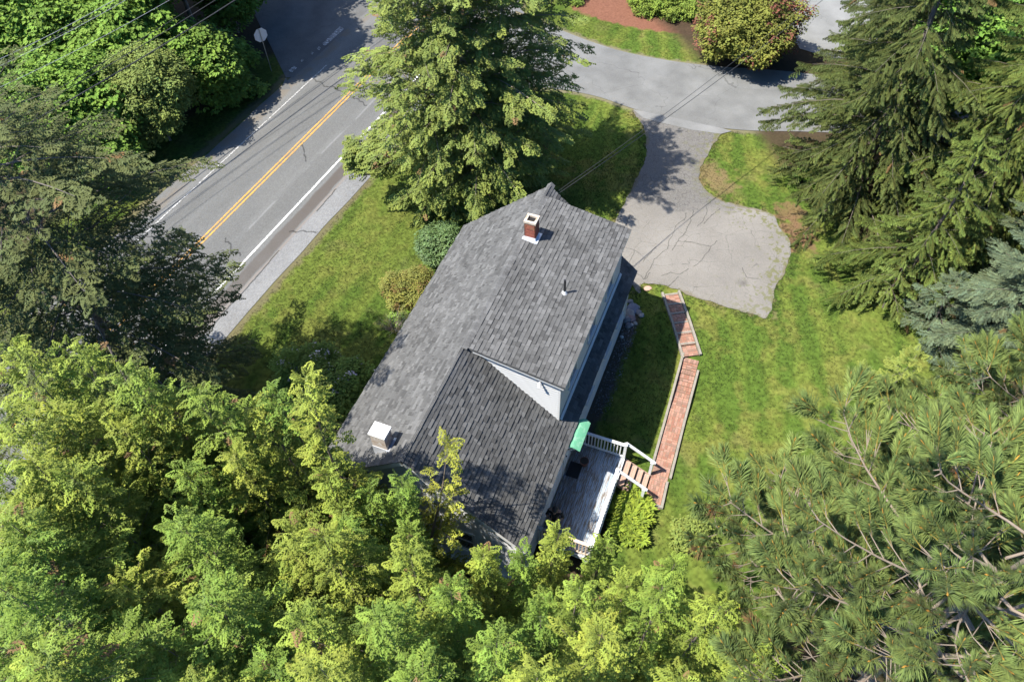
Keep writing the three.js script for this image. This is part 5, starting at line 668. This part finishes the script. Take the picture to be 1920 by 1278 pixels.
// ---------------------------------------------------------------- maples and other broadleaf trees
for (const [name, label, pos, h, r, ry, seed, n, kind, size, light, extra] of [
  ['maple_tree', 'tall leafy maple at the corner beside the stop sign', [-17.9, -42.4], 13.5, 3.7, 4.9, 71, 3400, 'maple', 0.33, [0.15, 0.25, 0.038]],
  ['maple_tree', 'bright green maple under the overhead wires', [-20.3, -38.9], 6.5, 3.4, 2.9, 72, 2600, 'maple', 0.33, [0.17, 0.27, 0.04]],
  ['maple_tree', 'light green maple in the far corner above the wires', [-25.2, -39.8], 7.2, 3.9, 3.3, 73, 2600, 'maple', 0.33, [0.16, 0.26, 0.038]],
  ['maple_tree', 'dark green maple between the stop sign maple and the wires', [-16.9, -38.5], 4.3, 2.2, 2, 74, 1900, 'maple', 0.3, [0.15, 0.24, 0.038]],
  ['maple_tree', 'low dark maple sapling at the edge of the verge', [-15.8, -40.2], 2.6, 1.5, 1.2, 75, 900, 'maple', 0.27, [0.15, 0.24, 0.038]],
  ['maple_tree', 'maple behind the small pale tree under the lower wires', [-21.6, -34.4], 5.5, 2.8, 2.6, 76, 1800, 'maple', 0.3, [0.17, 0.28, 0.04]],
  ['maple_tree', 'shady low maple between the small pale tree and the hemlock', [-20.4, -32], 3.6, 2.0, 1.7, 77, 1100, 'maple', 0.27, [0.15, 0.24, 0.038]],
  ['maple_tree', 'tall maple whose top leaves the picture over the street corner', [-17.6, -49.5], 11, 4.6, 4.2, 78, 2600, 'maple', 0.34, [0.15, 0.25, 0.038]],
  ['maple_tree', 'maple half hidden behind the hemlock top', [-23.4, -32.4], 5.6, 2.8, 2.6, 95, 1500, 'maple', 0.3, [0.15, 0.25, 0.038]],
  ['maple_tree', 'tall maple in the far corner of the picture', [-29, -46], 8.5, 4.2, 3.6, 96, 2200, 'maple', 0.34, [0.16, 0.26, 0.038]],
  ['maple_tree', 'maple behind the wires at the top of the picture', [-22, -47.5], 8.5, 4, 3.5, 99, 2200, 'maple', 0.34, [0.16, 0.26, 0.038]],
  ['maple_tree', 'young maple behind the stop sign at the street edge', [-16.6, -45.6], 4.4, 1.9, 1.9, 105, 1100, 'maple', 0.3, [0.15, 0.24, 0.038]],
  ['maple_tree', 'young maple filling the bank behind the stop sign', [-18.6, -40.2], 3.6, 1.8, 1.6, 106, 900, 'maple', 0.3, [0.15, 0.24, 0.038]],
  ['alder_tree', 'small pale green rounded tree on the verge beside the road', [-18.34, -34.96], 5.4, 2.15, 2.5, 79, 2400, 'small', 0.3, [0.19, 0.235, 0.058]],
  ['broadleaf_tree', 'green leafy tree between the spruces at the picture edge', [24.2, -32.5], 9.5, 4.2, 4.4, 80, 3600, 'maple', 0.32, [0.14, 0.25, 0.038]],
  ['broadleaf_tree', 'bushy tree with red brown and yellow green leaves across the street', [14.14, -40.85], 4.4, 2.9, 2.2, 81, 2600, 'small', 0.34, [0.2, 0.21, 0.04], { mixed: [0.02, [0.2, 0.075, 0.05], 0.5], lobes: 16 }],
  ['flowering_shrub', 'dark shrub with pale blossoms in the shade beside the house', [-6.9, -17.2], 2.3, 1.5, 1.2, 82, 1300, 'small', 0.27, [0.14, 0.21, 0.042], { mixed: [0.05, [0.5, 0.45, 0.52], 0] }],
  ['flowering_shrub', 'leafy shrub with pale blossoms nearest the lawn', [-8.3, -18.3], 1.9, 1.3, 1.0, 83, 900, 'small', 0.26, [0.14, 0.21, 0.042], { mixed: [0.05, [0.52, 0.48, 0.5], 0] }],
  ['leafy_shrub', 'green shrub against the shaded house wall behind the cedars', [-8.2, -15.4], 2.2, 1.5, 1.1, 84, 900, 'small', 0.27, [0.14, 0.21, 0.042]],
  ['rhododendron', 'round dark green shrub at the far corner of the house wall', [-3.06, -25.58], 1.55, 1.15, 0.85, 85, 1100, 'glossy', 0.2, [0.1, 0.16, 0.048], { lobes: 12, stems: 3 }],
  ['azalea', 'yellow green rounded shrub midway along the house wall', [-4.45, -22.92], 1.3, 1.15, 0.75, 86, 1300, 'small', 0.2, [0.2, 0.2, 0.045], { mixed: [0.12, [0.16, 0.1, 0.035], 0], lobes: 12, stems: 3 }],
  ['leafy_shrub', 'bright green small shrub beside the far peak of the roof', [-1.22, -28.14], 1.1, 0.75, 0.6, 87, 320, 'glossy', 0.28, [0.14, 0.22, 0.04], { lobes: 7, stems: 2 }],
  ['leafy_shrub', 'low bright green plant at the foot of the yellow shrub', [-4.81, -21.67], 0.6, 0.4, 0.35, 88, 130, 'glossy', 0.2, [0.17, 0.26, 0.04], { lobes: 5, stems: 2 }],
  ['leafy_shrub', 'light green low shrub on the bark mulch across the street', [9.66, -47.16], 1.2, 1.5, 0.7, 89, 620, 'small', 0.26, [0.2, 0.27, 0.04], { lobes: 9, stems: 3 }],
  ['leafy_shrub', 'light green shrub beside the red brown tree on the mulch', [11.33, -46.29], 1.4, 1.4, 0.8, 90, 620, 'small', 0.26, [0.19, 0.25, 0.04], { lobes: 9, stems: 3 }],
  ['leafy_shrub', 'tiny green shrub on the mulch behind the sign post', [4.79, -48.13], 0.6, 0.6, 0.35, 91, 160, 'small', 0.22, [0.18, 0.25, 0.04], { lobes: 5, stems: 2 }],
  ['leafy_shrub', 'dark undergrowth shrub behind the stop sign', [-15.26, -38.66], 1.4, 1.4, 0.8, 92, 420, 'maple', 0.22, [0.16, 0.24, 0.04], { lobes: 8 }],
  ['leafy_shrub', 'bright green seedling under the boughs of the driveway spruce', [15.13, -29.86], 0.9, 0.7, 0.5, 93, 160, 'glossy', 0.24, [0.16, 0.28, 0.03], { lobes: 5, stems: 2 }],
  ['leafy_shrub', 'pale shrub at the lawn corner between cedars and pine', [6.1, -11.17], 0.8, 0.6, 0.45, 94, 200, 'small', 0.24, [0.19, 0.23, 0.05], { lobes: 8, stems: 3 }]]) {
  const p = new Plant(name, label, h > 3 ? 'tree' : 'shrub', pos, null); broadleaf(p, { h, r, ry, seed, n, kind, size, light, tip: 0.9, flick: 0.36, lobes: h > 3 ? 26 : 10, ...extra }); p.done(BARK.maple, h > 3 ? 'crown' : 'foliage', kind === 'glossy' ? glossMat : greenMat, null, h > 3 ? 'trunk' : 'stem');
}
// bare twiggy bush and a young larch on the lawn, broad-leaved clump beside the deck
{
  const R = rng(97), p = new Plant('twiggy_bush', 'bare grey twiggy bush between the two shrubs by the house', 'shrub', [-5.1, -21.08]); for (let i = 0; i < 70; i++) { const a = R() * 6.28, e = 0.25 + 0.55 * R(), h = 0.45 + 0.5 * R(), q = [Math.cos(a) * e, h, Math.sin(a) * e]; p.wood.tube([[0.1 * Math.cos(a), -0.02, 0.1 * Math.sin(a)], [q[0] * 0.5, h * 0.6, q[2] * 0.5], q], [0.012, 0.008, 0.004], 4, false); p.wood.tube([[q[0] * 0.5, h * 0.6, q[2] * 0.5], [q[0] * 0.7 + 0.2 * (R() - 0.5), h * 0.95, q[2] * 0.7 + 0.2 * (R() - 0.5)]], [0.006, 0.003], 4, false); if (R() < 0.5) p.put('small', V(...q), V(1, 0, 0), UP, 0.09, tint({ light: [0.2, 0.2, 0.06] }, R, R())); } p.done(BARK.twig, 'foliage', greenMat, null, 'stem');
  const s = new Plant('young_conifer', 'thin yellow green young conifer on the lawn edge above the pine', 'tree', [14.35, -16.13]); conifer(s, { seed: 98, h: 3.6, r: 1.2, y0: 0.3, rise: 0.3, droop: 0.2, step: 0.1, kind: 'hemlock', size: 0.36, gran: 0.7, bare: 0.25, side: 0.5, sag: 0.2, light: [0.2, 0.23, 0.045], thin: 0.25, trunk: 0.035 }); s.done(BARK.twig);
  const hs = [[1160,950], [1178,938], [1192,950], [1172,970], [1190,975], [1160,985], [1180,1000]], at = [[3.79, -12.35], [4.18, -12.66], [4.42, -12.39], [3.94, -11.99], [4.35, -11.85], [3.74, -11.59], [4.13, -11.31]];
  const where = ['against the deck posts', 'under the stair handrail', 'beside the stair foot', 'in the middle of the bed', 'at the lawn edge of the bed', 'at the near deck corner', 'nearest the cedars'];
  F.strap = [1, 2].map((k) => { const mb = new MB(), Q = rng(640 + k); for (let i = 0; i < 26; i++) { const a = i * 2.4 + Q(), L = 0.55 + 0.45 * Q(), e = 0.35 + 0.7 * Q(), c = [Math.cos(a), Math.sin(a)]; mb.col = mix3([0.8, 0.85, 0.8], [1.2, 1.15, 1], Q()); const b = [c[0] * 0.1, 0.1 + 0.2 * Q(), c[1] * 0.1]; blade(mb, b, [c[0] * e, 0.7 - 0.5 * e, c[1] * e], L, 0.13, [c[0] * -0.4, 1, c[1] * -0.4], 0.03); } return mb.geo(0); });
  at.forEach((q, i) => { const h = new Plant('leafy_plant', `broad leaved yellow green plant beside the deck, ${where[i]}`, 'plant', q, 'leafy plants beside the deck', R() * 6); for (let k = 0; k < 22; k++) h.put('strap', V(0.7 * (R() - 0.5), 0.03 + 0.3 * R(), 0.7 * (R() - 0.5)), V(Math.cos(k), 0, Math.sin(k)), UP, 0.26 + 0.14 * R(), tint({ light: [0.25, 0.32, 0.04], flick: 0.3 }, R, R())); h.done(BARK.twig, 'leaves', greenMat); });
}

// ---------------------------------------------------------------- grass blades on the lawn
{
  const tuftGeo = (() => { const mb = new MB(), R = rng(651); for (let i = 0; i < 9; i++) { const a = R() * 6.28, e = 0.2 + 0.6 * R(), b = [0.7 * (R() - 0.5), 0, 0.7 * (R() - 0.5)], L = 0.6 + 0.5 * R(), s = [-Math.sin(a) * 0.07, 0, Math.cos(a) * 0.07]; mb.tri([b[0] - s[0], 0, b[2] - s[2]], [b[0] + s[0], 0, b[2] + s[2]], [b[0] + Math.cos(a) * e * L, L * 0.75, b[2] + Math.sin(a) * e * L]); } return mb.geo(0); })();
  const R = rng(653), list = [], hit = (x, z) => driveDist(x, z) < -0.06 || sideDist(x, z) < 0.15 || mulchDist(x, z) < 0.05 || crossDist(x, z) < 0.2 || (w2t(x, z) > -4.5 && w2t(x, z) < 5.0);
  const pathHit = (x, z) => [PATHC.up, PATHC.low, PATHC.end].some(([a, b]) => segDist(x, z, a, b) < 0.43);
  const houseHit = (x, z) => { const u = w2u(x, z), v = w2v(x, z); return u > -0.2 && u < 12.6 && v > -3.7 && v < 3.75 || (u > 1.6 && u < 5.85 && v > 3 && v < 5.5) || (u > 4.7 && u < 5.9 && v > 5 && v < 6.6); };
  const zones = [[-17, -40, 20, -10, 150000], [-26, -50, -10, -26, 16000], [0, -47, 17, -39, 14000]];
  for (const [x0, z0, x1, z1, n] of zones) for (let i = 0; i < n; i++) { const x = mix(x0, x1, R()), z = mix(z0, z1, R()); if (hit(x, z) || pathHit(x, z) || houseHit(x, z) || R() < woods(x, z) * 1.1) continue; list.push([x, z]); }
  const im = new THREE.InstancedMesh(tuftGeo, mat([1, 1, 1], 0.9, { transmission: 0.3, specularIntensity: 0.3 }), list.length), M = new THREE.Matrix4(), Q = new THREE.Quaternion(), c = new THREE.Color(); im.name = 'grass'; tag(im, 'short mown grass blades covering the lawns', 'grass', null, 'stuff');
  list.forEach(([x, z], i) => { const s = 0.04 + 0.03 * R() + 0.06 * (driveDist(x, z) < 0.4) * R(); M.compose(V(x, hgt(x, z) - 0.004, z), Q.setFromAxisAngle(UP, R() * 6.28), V(s * 1.25, s, s * 1.25)); im.setMatrixAt(i, M); const g = groundColour(x, z), k = 0.95 + 0.4 * R(); im.setColorAt(i, c.setRGB(g[0] * k, g[1] * k * 1.02, g[2] * k)); });
  scene.add(im);
}
scene.traverse((o) => { if (o.isMesh) { o.castShadow = true; o.receiveShadow = true; } });
renderer.render(scene, camera);
